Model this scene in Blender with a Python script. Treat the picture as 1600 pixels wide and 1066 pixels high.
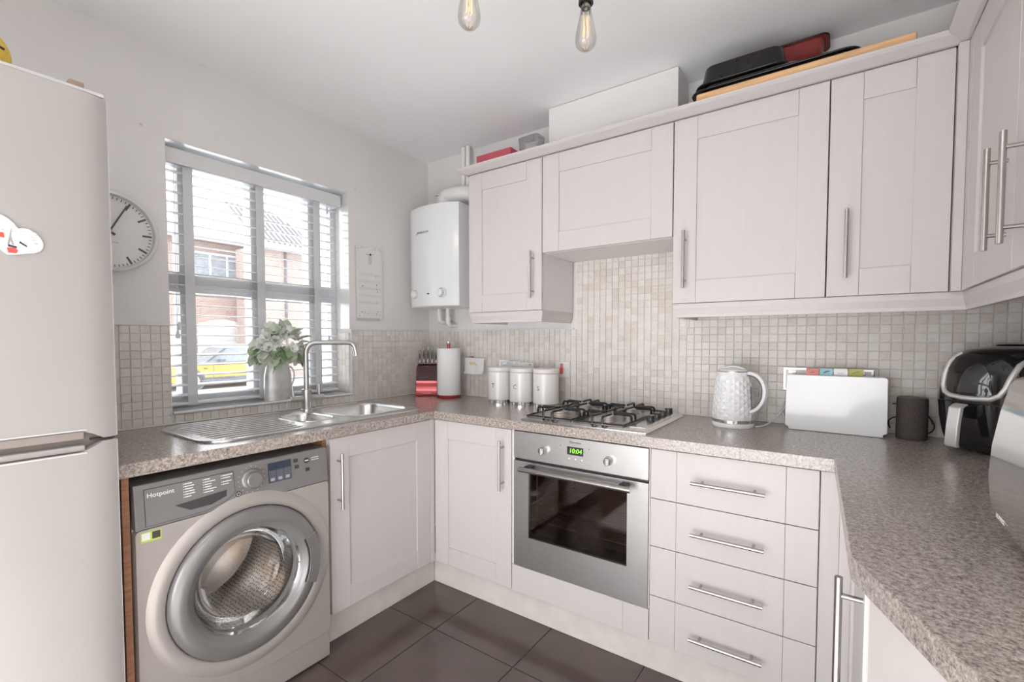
import bpy, bmesh, math, random
from mathutils import Vector, Matrix
random.seed(7)
for o in list(bpy.data.objects): bpy.data.objects.remove(o)
SC = bpy.context.scene
COL = SC.collection
PI = math.pi

# ------------------------------------------------------------------ camera
CAMP = Vector((2.2559, -2.2451, 1.2575)); YAW = math.radians(35.043); PITCH = math.radians(-2.183)
cd = bpy.data.cameras.new('camera'); cam = bpy.data.objects.new('camera', cd); COL.objects.link(cam)
cd.sensor_width = 36.0; cd.lens = 36.0*725.53/1600; cd.shift_y = 26.92/1600; cd.clip_start = .02
cam.location = CAMP; cam.rotation_euler = (PI/2+PITCH, 0, YAW)
SC.camera = cam

# ------------------------------------------------------------------ world, light, exposure
w = bpy.data.worlds.new('sky'); SC.world = w; w.use_nodes = True
bg = w.node_tree.nodes['Background']; bg.inputs[0].default_value = (.93, .965, 1, 1); bg.inputs[1].default_value = 4.4
def area(name, loc, rot, sx, sy, power, col):
    l = bpy.data.lights.new(name, 'AREA'); l.shape = 'RECTANGLE'; l.size = sx; l.size_y = sy; l.energy = power; l.color = col
    o = bpy.data.objects.new(name, l); COL.objects.link(o); o.location = loc; o.rotation_euler = rot; return o
area('daylight_kitchen_window', (-.34, -1.05, 1.52), (PI/2, 0, -PI/2), .86, 1.12, 8, (.96, .985, 1))
area('added_back_fill', (1.5, -3.62, .62), (PI/2, 0, 0), 1.9, 1.1, 32, (1, .96, .935))  # fill lamp added at an invented rear door to light the fronts
sp0 = area('added_side_beam', (4.15, -2.80, 3.55), Vector((-.52, .03, -.855)).to_track_quat('-Z', 'Y').to_euler(), 1.0, 1.2, 310, (1, .97, .95)); sp0.data.spread = math.radians(50)  # beam added through an invented side door to bounce off the floor
vs = SC.view_settings; vs.view_transform = 'Standard'; vs.look = 'None'; vs.gamma = 1; vs.use_curve_mapping = False
vs.exposure = -0.08

# ------------------------------------------------------------------ materials
MATS = {}
def nodes(name):
    m = bpy.data.materials.new(name); m.use_nodes = True
    nt = m.node_tree; b = nt.nodes['Principled BSDF']; MATS[name] = m
    return m, nt, b
def coord(nt, kind='Position'):
    if kind == 'Position':
        return nt.nodes.new('ShaderNodeNewGeometry').outputs['Position']
    return nt.nodes.new('ShaderNodeTexCoord').outputs[kind]
def noise(nt, vec, scale, detail=3, rough=.5, stretch=None):
    if stretch:
        mp = nt.nodes.new('ShaderNodeMapping'); mp.inputs['Scale'].default_value = stretch
        nt.links.new(vec, mp.inputs['Vector']); vec = mp.outputs[0]
    n = nt.nodes.new('ShaderNodeTexNoise'); n.inputs['Scale'].default_value = scale
    n.inputs['Detail'].default_value = detail; n.inputs['Roughness'].default_value = rough
    nt.links.new(vec, n.inputs['Vector']); return n.outputs['Fac']
def ramp(nt, fac, stops):
    r = nt.nodes.new('ShaderNodeValToRGB'); e = r.color_ramp.elements
    while len(e) < len(stops): e.new(.5)
    for k, (p, c) in enumerate(stops): e[k].position = p; e[k].color = (*c, 1)
    nt.links.new(fac, r.inputs[0]); return r.outputs[0]
def bump(nt, b, h, strength, dist=.002):
    n = nt.nodes.new('ShaderNodeBump'); n.inputs['Strength'].default_value = strength; n.inputs['Distance'].default_value = dist
    nt.links.new(h, n.inputs['Height']); nt.links.new(n.outputs[0], b.inputs['Normal'])
def pm(name, col, rough=.5, metal=0, var=.04, scale=8, bmp=0, bscale=60, stretch=None, spec=.5, coat=0, emit=None, estr=1):
    m, nt, b = nodes(name); P = coord(nt)
    c0 = tuple(max(0, c*(1-var)) for c in col); c1 = tuple(min(1, c*(1+var)) for c in col)
    nt.links.new(ramp(nt, noise(nt, P, scale, 3, .5, stretch), [(.3, c0), (.7, c1)]), b.inputs['Base Color'])
    b.inputs['Roughness'].default_value = rough; b.inputs['Metallic'].default_value = metal
    b.inputs['Specular IOR Level'].default_value = spec; b.inputs['Coat Weight'].default_value = coat
    if bmp: bump(nt, b, noise(nt, P, bscale, 3, .5, stretch), bmp)
    if emit: b.inputs['Emission Color'].default_value = (*emit, 1); b.inputs['Emission Strength'].default_value = estr
    return m
def glass(name, tint=(1, 1, 1), refl=.06, rough=.02):
    m = bpy.data.materials.new(name); m.use_nodes = True; nt = m.node_tree; MATS[name] = m
    for n in list(nt.nodes): nt.nodes.remove(n)
    o = nt.nodes.new('ShaderNodeOutputMaterial'); t = nt.nodes.new('ShaderNodeBsdfTransparent'); g = nt.nodes.new('ShaderNodeBsdfGlossy')
    mx = nt.nodes.new('ShaderNodeMixShader'); lw = nt.nodes.new('ShaderNodeLayerWeight'); lw.inputs[0].default_value = .35
    mu = nt.nodes.new('ShaderNodeMath'); mu.operation = 'MULTIPLY_ADD'; mu.inputs[1].default_value = .6; mu.inputs[2].default_value = refl
    t.inputs[0].default_value = (*tint, 1); g.inputs[1].default_value = rough
    nt.links.new(lw.outputs['Fresnel'], mu.inputs[0]); nt.links.new(mu.outputs[0], mx.inputs[0])
    nt.links.new(t.outputs[0], mx.inputs[1]); nt.links.new(g.outputs[0], mx.inputs[2]); nt.links.new(mx.outputs[0], o.inputs[0])
    return m
pm('wall_paint', (.76, .745, .735), .75, var=.02, scale=3, bmp=.04, bscale=220)
pm('ceiling_paint', (.88, .885, .89), .8, var=.015, scale=2, bmp=.03, bscale=200)
pm('cabinet', (.60, .566, .554), .36, var=.012, scale=5, bmp=.015, bscale=30, stretch=(8, 8, 1))
pm('carcass', (.74, .72, .71), .45, var=.015)
pm('plinth_paint', (.72, .66, .63), .5, var=.06, scale=14)
pm('oak_edge', (.34, .16, .085), .5, var=.25, scale=12, stretch=(1, 1, 10))
pm('white_plastic', (.80, .80, .79), .28, var=.015)
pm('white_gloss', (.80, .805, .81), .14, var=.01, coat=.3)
pm('white_matt', (.78, .77, .76), .6, var=.02)
pm('cream_enamel', (.77, .74, .72), .3, var=.02, coat=.2)
pm('upvc', (.84, .85, .88), .3, var=.01)
pm('blind_white', (.80, .80, .81), .42, var=.01, scale=20)
def translucent(name, k):
    nt = MATS[name].node_tree; b = nt.nodes['Principled BSDF']; o = nt.nodes['Material Output']; t = nt.nodes.new('ShaderNodeBsdfTranslucent'); m = nt.nodes.new('ShaderNodeMixShader')
    t.inputs[0].default_value = (.95, .95, .95, 1); m.inputs[0].default_value = k; nt.links.new(b.outputs[0], m.inputs[1]); nt.links.new(t.outputs[0], m.inputs[2]); nt.links.new(m.outputs[0], o.inputs[0])
translucent('blind_white', .10)
pm('tape_fabric', (.70, .70, .715), .9, var=.05, scale=300); translucent('tape_fabric', .3)
pm('steel', (.62, .61, .60), .28, 1, var=.05, scale=40, bmp=.03, bscale=120, stretch=(1, 1, 14))
pm('steel_h', (.46, .455, .455), .36, .9, var=.06, scale=30, bmp=.03, bscale=120, stretch=(1, 1, 22))
pm('steel_sink', (.70, .69, .68), .26, 1, var=.05, scale=60, bmp=.04, bscale=200)
pm('nickel', (.47, .45, .43), .27, 1, var=.04, scale=60, stretch=(1, 1, 6))
pm('chrome', (.82, .82, .82), .07, 1, var=.01)
pm('mirror_chrome', (.60, .57, .55), .09, 1, var=.02)
pm('black_gloss', (.012, .011, .011), .1, var=.2, coat=.4)
pm('black_matt', (.02, .02, .021), .45, var=.2)
pm('black_iron', (.018, .018, .02), .32, var=.3, scale=80, bmp=.15, bscale=300)
pm('tray_black', (.02, .018, .018), .2, .3, var=.2, scale=6)
pm('tray_grey', (.22, .215, .21), .3, .6, var=.1)
pm('satin_silver', (.74, .73, .72), .38, .55, var=.02)
pm('tray_red', (.30, .055, .05), .3, .2, var=.15)
pm('fryer_window', (.045, .043, .046), .06, var=.1, coat=.6)
pm('dark_grey', (.055, .054, .056), .4, var=.1)
pm('grey_plastic', (.25, .245, .25), .34, var=.03)
pm('wm_silver', (.46, .425, .40), .38, .35, var=.02, scale=4)
pm('wm_panel', (.26, .25, .25), .36, .4, var=.03, scale=6)
pm('wm_ring', (.25, .243, .243), .3, .4, var=.03)
pm('wm_shadow', (.028, .022, .028), .7, var=.2)
pm('fridge_silver', (.44, .418, .402), .33, .2, var=.015, scale=3, bmp=.015, bscale=400)
pm('fridge_edge', (.66, .66, .67), .3, .1, var=.01)
pm('fridge_grip', (.34, .30, .275), .45, .1, var=.05)
pm('red_gloss', (.42, .035, .04), .18, .35, var=.08, coat=.4)
pm('dark_red', (.045, .008, .012), .2, .2, var=.2, coat=.4)
pm('red_card', (.52, .09, .12), .5, var=.05)
pm('red_switch', (.75, .10, .08), .3, var=.03)
pm('paper', (.80, .795, .79), .85, var=.02, scale=90, bmp=.3, bscale=140)
pm('paper_flat', (.76, .745, .74), .8, var=.02)
pm('ink', (.06, .055, .06), .7, var=.1)
pm('ink_grey', (.36, .35, .36), .7, var=.1)
pm('ink_beige', (.60, .56, .52), .8, var=.05)
pm('ruled_tint', (.70, .68, .655), .8, var=.03)
pm('ink_white', (.82, .82, .82), .6, var=.02)
pm('gold_print', (.72, .58, .38), .6, var=.1)
pm('clock_face', (.80, .79, .775), .35, var=.01)
pm('clock_mark', (.11, .105, .12), .5, var=.05)
pm('wood_board', (.66, .40, .21), .5, var=.16, scale=9, stretch=(1, 14, 14))
pm('galvanised', (.70, .705, .70), .42, .6, var=.12, scale=26)
pm('leaf_green', (.33, .43, .25), .6, var=.25, scale=40)
pm('leaf_pale', (.50, .57, .44), .65, var=.15, scale=40)
pm('petal', (.80, .80, .77), .7, var=.05, scale=50)
pm('tab_red', (.66, .20, .18), .45, var=.03)
pm('tab_blue', (.32, .56, .62), .45, var=.03)
pm('tab_green', (.48, .46, .10), .45, var=.03)
pm('mark_blue', (.10, .17, .22), .6, var=.05)
pm('speaker_fabric', (.075, .06, .058), .9, var=.55, scale=420, bmp=.5, bscale=420)
pm('yellow_plush', (.78, .55, .09), .8, var=.08, scale=60, bmp=.2)
pm('brown_clip', (.36, .27, .22), .6, var=.08)
pm('sticker_green', (.50, .60, .12), .5, var=.04)
pm('drum_steel', (.72, .69, .66), .2, 1, var=.06, scale=20)
pm('oven_enamel', (.24, .12, .085), .35, var=.3, scale=14)
pm('oven_wire', (.62, .52, .42), .3, .9, var=.1)
pm('burner_alu', (.58, .53, .49), .38, .8, var=.1, scale=40)
pm('display_blue', (.035, .045, .075), .15, var=.2)
pm('display_cell', (.11, .115, .145), .25, var=.1)
pm('led_green', (.1, .6, .02), .5, emit=(.35, 1, .04), estr=1.6)
pm('red_dot', (.6, .08, .05), .5)
pm('clear_tint', (.7, .75, .78), .2)
pm('filament', (1, .6, .2), .5, emit=(1, .72, .45), estr=1.3)
pm('seal', (.80, .77, .73), .5, var=.05, scale=40)
pm('cable_white', (.74, .72, .70), .45)
pm('cable_black', (.03, .025, .025), .5)
pm('brick_dark', (.40, .26, .22), .9)
pm('roof_grey', (.42, .40, .40), .85, var=.2, scale=4)
pm('asphalt', (.42, .42, .43), .95, var=.12, scale=6)
pm('car_orange', (.78, .42, .10), .25, .1, var=.02, coat=.5)
pm('car_black', (.16, .165, .18), .4, var=.1)
pm('tyre', (.12, .12, .125), .8, var=.1)
pm('hedge', (.25, .30, .18), .9, var=.4, scale=20)
glass('window_glass'); glass('clear_glass', (.97, .97, .97), .08); glass('bulb_glass', (.98, .955, .92), .07)
glass('oven_glass', (.55, .44, .38), .03, .03); glass('porthole_glass', (.95, .94, .93), .03, .03); glass('smoke_plastic', (.975, .98, .985), .03, .15)
pm('car_glass', (.30, .34, .38), .08, var=.1)
pm('house_glass', (.36, .40, .44), .1, var=.2)

def mk_worktop():
    m, nt, b = nodes('worktop'); P = coord(nt)
    f = noise(nt, P, 330, 3, .6); g = noise(nt, P, 120, 2, .5)
    a = nt.nodes.new('ShaderNodeMath'); a.operation = 'MULTIPLY_ADD'; a.inputs[1].default_value = .55
    mm = nt.nodes.new('ShaderNodeMath'); mm.operation = 'MULTIPLY'; mm.inputs[1].default_value = .45
    nt.links.new(f, a.inputs[0]); nt.links.new(g, mm.inputs[0]); nt.links.new(mm.outputs[0], a.inputs[2])
    nt.links.new(ramp(nt, a.outputs[0], [(.36, (.115, .098, .088)), (.47, (.31, .265, .236)), (.54, (.43, .372, .333)), (.66, (.62, .545, .495))]), b.inputs['Base Color'])
    b.inputs['Roughness'].default_value = .22; b.inputs['Specular IOR Level'].default_value = .95; bump(nt, b, f, .04, .001)
mk_worktop()
TP = .0336   # wall tile pitch
def mk_tile():
    m, nt, b = nodes('wall_tile'); P = coord(nt)
    dv = nt.nodes.new('ShaderNodeVectorMath'); dv.operation = 'MULTIPLY_ADD'
    dv.inputs[1].default_value = (1/TP,)*3; dv.inputs[2].default_value = (.02, -.02, -.915/TP+.001)
    fl = nt.nodes.new('ShaderNodeVectorMath'); fl.operation = 'FLOOR'
    wn = nt.nodes.new('ShaderNodeTexWhiteNoise'); nt.links.new(P, dv.inputs[0]); nt.links.new(dv.outputs[0], fl.inputs[0]); nt.links.new(fl.outputs[0], wn.inputs['Vector'])
    c = ramp(nt, wn.outputs['Value'], [(0, (.68, .62, .56)), (.35, (.745, .695, .65)), (.7, (.77, .73, .69)), (1, (.79, .76, .725))])
    v = ramp(nt, noise(nt, P, 70, 4, .6, (1, 1, 2.4)), [(.3, (.88, .87, .86)), (.62, (1, 1, 1))])
    mx = nt.nodes.new('ShaderNodeMix'); mx.data_type = 'RGBA'; mx.blend_type = 'MULTIPLY'; mx.inputs[0].default_value = 1
    nt.links.new(c, mx.inputs[6]); nt.links.new(v, mx.inputs[7]); nt.links.new(mx.outputs[2], b.inputs['Base Color'])
    b.inputs['Roughness'].default_value = .38; bump(nt, b, noise(nt, P, 90, 3), .12, .001)
mk_tile()
pm('grout', (.80, .765, .72), .9, var=.05, scale=50)
pm('floor_grout', (.30, .27, .26), .9)
pm('floor_tile', (.105, .080, .071), .12, var=.12, scale=5, bmp=.02, bscale=12, coat=.2)
def mk_brick():
    m, nt, b = nodes('brick'); P = coord(nt)
    mp = nt.nodes.new('ShaderNodeMapping'); mp.inputs['Rotation'].default_value = (PI/2, 0, PI/2)
    cx = nt.nodes.new('ShaderNodeSeparateXYZ'); cb = nt.nodes.new('ShaderNodeCombineXYZ')
    nt.links.new(P, cx.inputs[0]); ad = nt.nodes.new('ShaderNodeMath'); nt.links.new(cx.outputs[0], ad.inputs[0]); nt.links.new(cx.outputs[1], ad.inputs[1])
    nt.links.new(ad.outputs[0], cb.inputs[0]); nt.links.new(cx.outputs[2], cb.inputs[1])
    t = nt.nodes.new('ShaderNodeTexBrick'); t.inputs['Scale'].default_value = 1; t.inputs['Brick Width'].default_value = .225; t.inputs['Row Height'].default_value = .075
    t.inputs['Mortar Size'].default_value = .008; t.inputs['Color1'].default_value = (.50, .36, .31, 1); t.inputs['Color2'].default_value = (.42, .29, .25, 1); t.inputs['Mortar'].default_value = (.58, .54, .51, 1)
    nt.links.new(cb.outputs[0], t.inputs['Vector']); nt.links.new(t.outputs['Color'], b.inputs['Base Color']); b.inputs['Roughness'].default_value = .9
mk_brick()
def mk_drum():
    m, nt, b = nodes('drum_perf'); P = coord(nt); sx = nt.nodes.new('ShaderNodeSeparateXYZ'); nt.links.new(P, sx.inputs[0])
    def mth(op, a, v):
        n = nt.nodes.new('ShaderNodeMath'); n.operation = op; nt.links.new(a, n.inputs[0])
        if isinstance(v, (int, float)): n.inputs[1].default_value = v
        else: nt.links.new(v, n.inputs[1])
        return n.outputs[0]
    ang = mth('MULTIPLY', mth('ARCTAN2', mth('SUBTRACT', sx.outputs[2], .446), mth('ADD', sx.outputs[1], 1.484)), .238)
    cb = nt.nodes.new('ShaderNodeCombineXYZ'); nt.links.new(ang, cb.inputs[0]); nt.links.new(sx.outputs[0], cb.inputs[1])
    v = nt.nodes.new('ShaderNodeTexVoronoi'); v.voronoi_dimensions = '2D'; v.inputs['Scale'].default_value = 76; v.inputs['Randomness'].default_value = .4; nt.links.new(cb.outputs[0], v.inputs['Vector'])
    nt.links.new(ramp(nt, v.outputs['Distance'], [(.20, (.16, .145, .135)), (.32, (.74, .70, .66))]), b.inputs['Base Color'])
    b.inputs['Metallic'].default_value = .9; b.inputs['Roughness'].default_value = .28
mk_drum()

# ------------------------------------------------------------------ mesh helpers
class Fr:   # local frame: a along u, d along n (out of the surface), z up
    def __init__(s, o, u, n): s.o, s.u, s.n = Vector((*o, 0)[:3]), Vector((*u, 0)), Vector((*n, 0))
    def __call__(s, p): return s.o + s.u*p[0] + s.n*p[1] + Vector((0, 0, p[2]))
FW = Fr((0, 0), (1, 0), (0, 1))            # world
FB = Fr((0, 0), (1, 0), (0, -1))           # back wall
FL = Fr((0, 0), (0, 1), (1, 0))            # window wall
RX = 2.885
FR = Fr((RX, 0), (0, -1), (-1, 0))         # right wall
class MB:
    def __init__(s, fr=FW): s.fr = fr; s.v = []; s.f = []
    def add(s, vs, fs):
        k = len(s.v); s.v += [s.fr(p) for p in vs]; s.f += [tuple(i+k for i in f) for f in fs]; return s
    def box(s, x0, x1, y0, y1, z0, z1):
        return s.add([(x, y, z) for z in (z0, z1) for y in (y0, y1) for x in (x0, x1)],
                     [(0, 2, 3, 1), (4, 5, 7, 6), (0, 1, 5, 4), (2, 6, 7, 3), (0, 4, 6, 2), (1, 3, 7, 5)])
    def loft(s, loops, closed=True, cap0=True, cap1=True):
        n = len(loops[0]); vs = [p for l in loops for p in l]; fs = []
        for j in range(len(loops)-1):
            for i in range(n if closed else n-1):
                a, b = j*n+i, j*n+(i+1) % n; fs.append((a, b, b+n, a+n))
        if cap0: fs.append(tuple(range(n-1, -1, -1)))
        if cap1: fs.append(tuple(range((len(loops)-1)*n, len(loops)*n)))
        return s.add(vs, fs)
    def prism(s, pts, lo, hi, ax='z'):
        mk = {'z': lambda p, h: (p[0], p[1], h), 'y': lambda p, h: (p[0], h, p[1]), 'x': lambda p, h: (h, p[0], p[1])}[ax]
        return s.loft([[mk(p, lo) for p in pts], [mk(p, hi) for p in pts]])
    def lathe(s, prof, c=(0, 0, 0), n=28, ax='z', cap0=False, cap1=False, sx=1, sy=1):
        loops = []
        for r, h in prof:
            l = []
            for i in range(n):
                t = 2*PI*i/n; a, b = r*math.cos(t)*sx, r*math.sin(t)*sy
                l.append((c[0]+a, c[1]+b, c[2]+h) if ax == 'z' else (c[0]+a, c[1]+h, c[2]+b) if ax == 'y' else (c[0]+h, c[1]+a, c[2]+b))
            loops.append(l)
        return s.loft(loops, True, cap0, cap1)
    def tube(s, pts, r, n=10, closed=False):
        P = [Vector(p) for p in pts]; N = len(P); loops = []; up = None
        for i in range(N):
            if closed: t = (P[(i+1) % N]-P[i-1])
            else: t = P[min(i+1, N-1)]-P[max(i-1, 0)]
            t.normalize()
            if up is None:
                up = Vector((0, 0, 1)) if abs(t.z) < .9 else Vector((1, 0, 0))
            a = t.cross(up)
            if a.length < 1e-4: a = t.cross(Vector((0, 1, 0)))
            a.normalize(); b = a.cross(t).normalized(); up = b
            rr = r[i] if isinstance(r, (list, tuple)) else r
            loops.append([tuple(P[i]+a*(rr*math.cos(2*PI*k/n))+b*(rr*math.sin(2*PI*k/n))) for k in range(n)])
        if closed:
            loops.append(loops[0]); return s.loft(loops, True, False, False)
        return s.loft(loops)
    def cyl(s, p0, p1, r, n=14): return s.tube([p0, p1], r, n)
    def fill(s, outer, holes, mk):      # flat plate with holes; mk maps (a,b)->point
        bm = bmesh.new(); ed = []
        for lp in [outer]+holes:
            vs = [bm.verts.new((p[0], p[1], 0)) for p in lp]
            ed += [bm.edges.new((vs[i], vs[(i+1) % len(vs)])) for i in range(len(vs))]
        bmesh.ops.triangle_fill(bm, use_beauty=True, use_dissolve=False, edges=ed)
        bm.verts.ensure_lookup_table(); bm.verts.index_update()
        s.add([mk(v.co.x, v.co.y) for v in bm.verts], [tuple(v.index for v in f.verts) for f in bm.faces]); bm.free(); return s
    def plate(s, outer, holes, z0, z1):
        s.fill(outer, holes, lambda a, b: (a, b, z1)); s.fill(outer, holes, lambda a, b: (a, b, z0))
        for lp in [outer]+holes: s.loft([[(*p, z0) for p in lp], [(*p, z1) for p in lp]], True, False, False)
        return s
    def mesh(s, name, smooth=0):
        m = bpy.data.meshes.new(name); m.from_pydata([tuple(v) for v in s.v], [], s.f)
        bm = bmesh.new(); bm.from_mesh(m); bmesh.ops.remove_doubles(bm, verts=bm.verts, dist=1e-5)
        bmesh.ops.recalc_face_normals(bm, faces=bm.faces); bm.to_mesh(m); bm.free()
        if smooth:
            m.polygons.foreach_set('use_smooth', [True]*len(m.polygons)); m.set_sharp_from_angle(angle=math.radians(smooth))
        return m
def link(name, mesh, mat, parent=None, loc=None):
    if mat and not mesh.materials: mesh.materials.append(MATS[mat])
    o = bpy.data.objects.new(name, mesh); COL.objects.link(o)
    if loc is not None: o.location = loc
    if parent:
        o.parent = parent; o.matrix_parent_inverse = Matrix.Translation(-parent['_o'] if False else -ORG[parent.name])
    ORG[o.name] = Vector(o.location); return o
ORG = {}
def build(name, mb, mat, parent=None, bevel=0, smooth=0, seg=2):
    m = mb.mesh(name, smooth)
    xs = [v.co for v in m.vertices]
    lo = Vector([min(c[i] for c in xs) for i in range(3)]); hi = Vector([max(c[i] for c in xs) for i in range(3)])
    c = Vector(((lo.x+hi.x)/2, (lo.y+hi.y)/2, lo.z)); m.transform(Matrix.Translation(-c))
    o = link(name, m, mat, parent, c)
    if bevel:
        b = o.modifiers.new('bevel', 'BEVEL'); b.width = bevel; b.segments = seg; b.limit_method = 'ANGLE'; b.angle_limit = math.radians(40)
        if not smooth:
            m.polygons.foreach_set('use_smooth', [True]*len(m.polygons)); b.harden_normals = True
    return o
def split(name, mb, mat, parent=None, **kw):      # every loose piece of the builder becomes a part of its own
    par = list(range(len(mb.v)))
    def find(i):
        while par[i] != i: par[i] = par[par[i]]; i = par[i]
        return i
    for f in mb.f:
        for i in f[1:]: par[find(i)] = find(f[0])
    gr = {}
    for f in mb.f: gr.setdefault(find(f[0]), []).append(f)
    out = []
    for fs in gr.values():
        q = MB(); mp = {}
        for f in fs:
            for i in f:
                if i not in mp: mp[i] = len(q.v); q.v.append(mb.v[i])
            q.f.append(tuple(mp[i] for i in f))
        out.append(build(name, q, mat, parent, **kw))
    return out
def tag(o, label, cat, group=None):
    o['label'] = label; o['category'] = cat
    if group: o['group'] = group
    return o
def thing(name, label, cat, loc, group=None):
    o = bpy.data.objects.new(name, None); COL.objects.link(o); o.empty_display_size = .05; o.location = loc; ORG[o.name] = Vector(loc)
    return tag(o, label, cat, group)
def struct(o): o['kind'] = 'structure'; return o
def arc(cx, cy, r, a0, a1, n): return [(cx+r*math.cos(a0+(a1-a0)*i/n), cy+r*math.sin(a0+(a1-a0)*i/n)) for i in range(n+1)]
def rrect(x0, x1, y0, y1, r, n=6):
    return arc(x1-r, y1-r, r, 0, PI/2, n)+arc(x0+r, y1-r, r, PI/2, PI, n)+arc(x0+r, y0+r, r, PI, 1.5*PI, n)+arc(x1-r, y0+r, r, 1.5*PI, 2*PI, n)
def text(name, s, size, put, mat, parent, align='CENTER', depth=.0006, shear=0):
    c = bpy.data.curves.new(name, 'FONT'); c.body = s; c.size = size; c.align_x = align; c.align_y = 'CENTER'; c.extrude = depth/2; c.resolution_u = 3; c.shear = shear
    t = bpy.data.objects.new('tmp', c); COL.objects.link(t)
    dg = bpy.context.evaluated_depsgraph_get(); me = t.evaluated_get(dg).to_mesh()
    mb = MB(); mb.v = [Vector(put(v.co.x, v.co.z+depth/2, v.co.y)) for v in me.vertices]; mb.f = [tuple(p.vertices) for p in me.polygons]
    bpy.data.objects.remove(t); bpy.data.curves.remove(c)
    return build(name, mb, mat, parent)
def at(fr, a0, d0, z0): return lambda a, d, z: fr((a0+a, d0+d, z0+z))
def smoothpath(pts, n=6, r=.03):      # round the corners of a polyline
    P = [Vector(p) for p in pts]; out = [P[0]]
    for i in range(1, len(P)-1):
        a = (P[i-1]-P[i]); b = (P[i+1]-P[i]); ra = min(r, a.length*.49, b.length*.49)
        p0 = P[i]+a.normalized()*ra; p2 = P[i]+b.normalized()*ra
        for k in range(n+1):
            t = k/n; out.append(p0*(1-t)**2+P[i]*2*t*(1-t)+p2*t*t)
    return out+[P[-1]]
def bez(p0, p1, p2, p3, n=14):
    p0, p1, p2, p3 = map(Vector, (p0, p1, p2, p3))
    return [p0*(1-t)**3+p1*3*t*(1-t)**2+p2*3*t*t*(1-t)+p3*t**3 for t in [i/n for i in range(n+1)]]

# ------------------------------------------------------------------ room shell
H = 2.434; YF = -3.55
WY0, WY1, WZ0, WZ1 = -1.487, -.620, .952, 2.083       # kitchen window opening
fl = struct(build('floor', MB().box(-.3, RX+.1, YF-.1, .1, -.1, -.006), 'floor_grout'))
GX = [.845+.4135*k for k in range(-3, 6)]; GY = [-.818-.4135*k for k in range(-3, 8)]
fm = {}
for i in range(len(GX)-1):
    for j in range(len(GY)-1):
        x0, x1 = max(GX[i], .004), min(GX[i+1], RX-.004); y1, y0 = min(GY[j], -.004), max(GY[j+1], YF+.004)
        if x1-x0 < .01 or y1-y0 < .01: continue
        key = (round(x1-x0, 4), round(y1-y0, 4))
        if key not in fm: fm[key] = MB().box(-key[0]/2+.0022, key[0]/2-.0022, -key[1]/2+.0022, key[1]/2-.0022, 0, .006).mesh('floor_tile')
        link('floor_tile', fm[key], 'floor_tile', fl, ((x0+x1)/2, (y0+y1)/2, -.006))
struct(build('ceiling', MB().box(-.3, RX+.1, YF-.1, .1, H, H+.1), 'ceiling_paint'))
wl = MB()
wl.box(-.3, 0, YF, WY0, -.1, H).box(-.3, 0, WY1, .1, -.1, H).box(-.3, 0, WY0, WY1, -.1, WZ0).box(-.3, 0, WY0, WY1, WZ1, H)
wall_left = struct(build('wall_left', wl, 'wall_paint'))
wall_back = struct(build('wall_back', MB().box(0, RX, 0, .1, -.1, H), 'wall_paint'))
DY0, DY1 = -3.42, -2.06
struct(build('wall_right', MB().box(RX, RX+.1, YF, DY0, -.1, H).box(RX, RX+.1, DY1, .1, -.1, H).box(RX, RX+.1, DY0, DY1, 2.2, H).box(RX, RX+.1, DY0, DY1, -.1, 0), 'wall_paint'))
struct(build('wall_front', MB().box(0, .5, YF-.1, YF, 0, H).box(2.5, RX, YF-.1, YF, 0, H).box(.5, 2.5, YF-.1, YF, 1.75, H), 'wall_paint'))
gw = struct(build('added_door_2', MB().box(.5, .57, YF-.05, YF-.02, .001, 1.75).box(2.43, 2.5, YF-.05, YF-.02, .001, 1.75).box(.57, 2.43, YF-.05, YF-.02, 1.68, 1.75).box(.57, 2.43, YF-.05, YF-.02, .001, .07), 'upvc', bevel=.003))  # unseen glazed door, added to let light in from behind
build('pane', MB().box(.57, 2.43, YF-.04, YF-.034, .07, 1.68), 'window_glass', gw)
gd = struct(build('added_door_1', MB().box(RX+.02, RX+.07, DY0, DY0+.08, .001, 2.2).box(RX+.02, RX+.07, DY1-.08, DY1, .001, 2.2).box(RX+.02, RX+.07, DY0+.08, DY1-.08, 2.12, 2.2)
      .box(RX+.02, RX+.07, DY0+.08, DY1-.08, .001, .09), 'upvc', bevel=.004))  # unseen side door, invented as an opening for sky and beam
build('pane', MB().box(RX+.044, RX+.05, DY0+.08, DY1-.08, .09, 2.12), 'window_glass', gd)
struct(build('patio', MB().box(RX+.11, RX+6, YF-2, 1, -.14, -.02), 'asphalt'))
fn = thing('light_screen_fence', 'added pale board fence limiting sky light through the side door', 'fence', (RX+4, -2.5, -.02))  # out-of-view fence, added to hold back low sky light
for i_ in range(24): build('fence_board', MB().box(RX+4, RX+4.03, YF-1.5+.2*i_, YF-1.315+.2*i_, -.02, 1.8), 'wood_board', fn)

rg = thing('bounce_rug', 'added pale rug bouncing the side beam up to the ceiling', 'rug', (1.87, -2.6, 0))  # unseen rug, added as a pale reflector under the side beam
build('pile', MB().prism(rrect(.95, 2.80, -3.40, -1.78, .05, 4), .0005, .012), 'white_matt', rg, bevel=.003)
build('border', MB().prism(rrect(.93, 2.82, -3.42, -1.76, .06, 4), .0002, .0045), 'ink_beige', rg)
cpn = thing('added_ceiling_panel', 'added square white ceiling panel, out of view, holding a fill lamp', 'light', (1.45, -2.8, H-.02))  # made-up fitting out of view, housing for the overhead fill
build('frame', MB().box(1.13, 1.15, -3.12, -2.48, H-.03, H-.0005).box(1.75, 1.77, -3.12, -2.48, H-.03, H-.0005).box(1.15, 1.75, -3.12, -3.10, H-.03, H-.0005).box(1.15, 1.75, -2.50, -2.48, H-.03, H-.0005), 'white_plastic', cpn)
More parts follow.
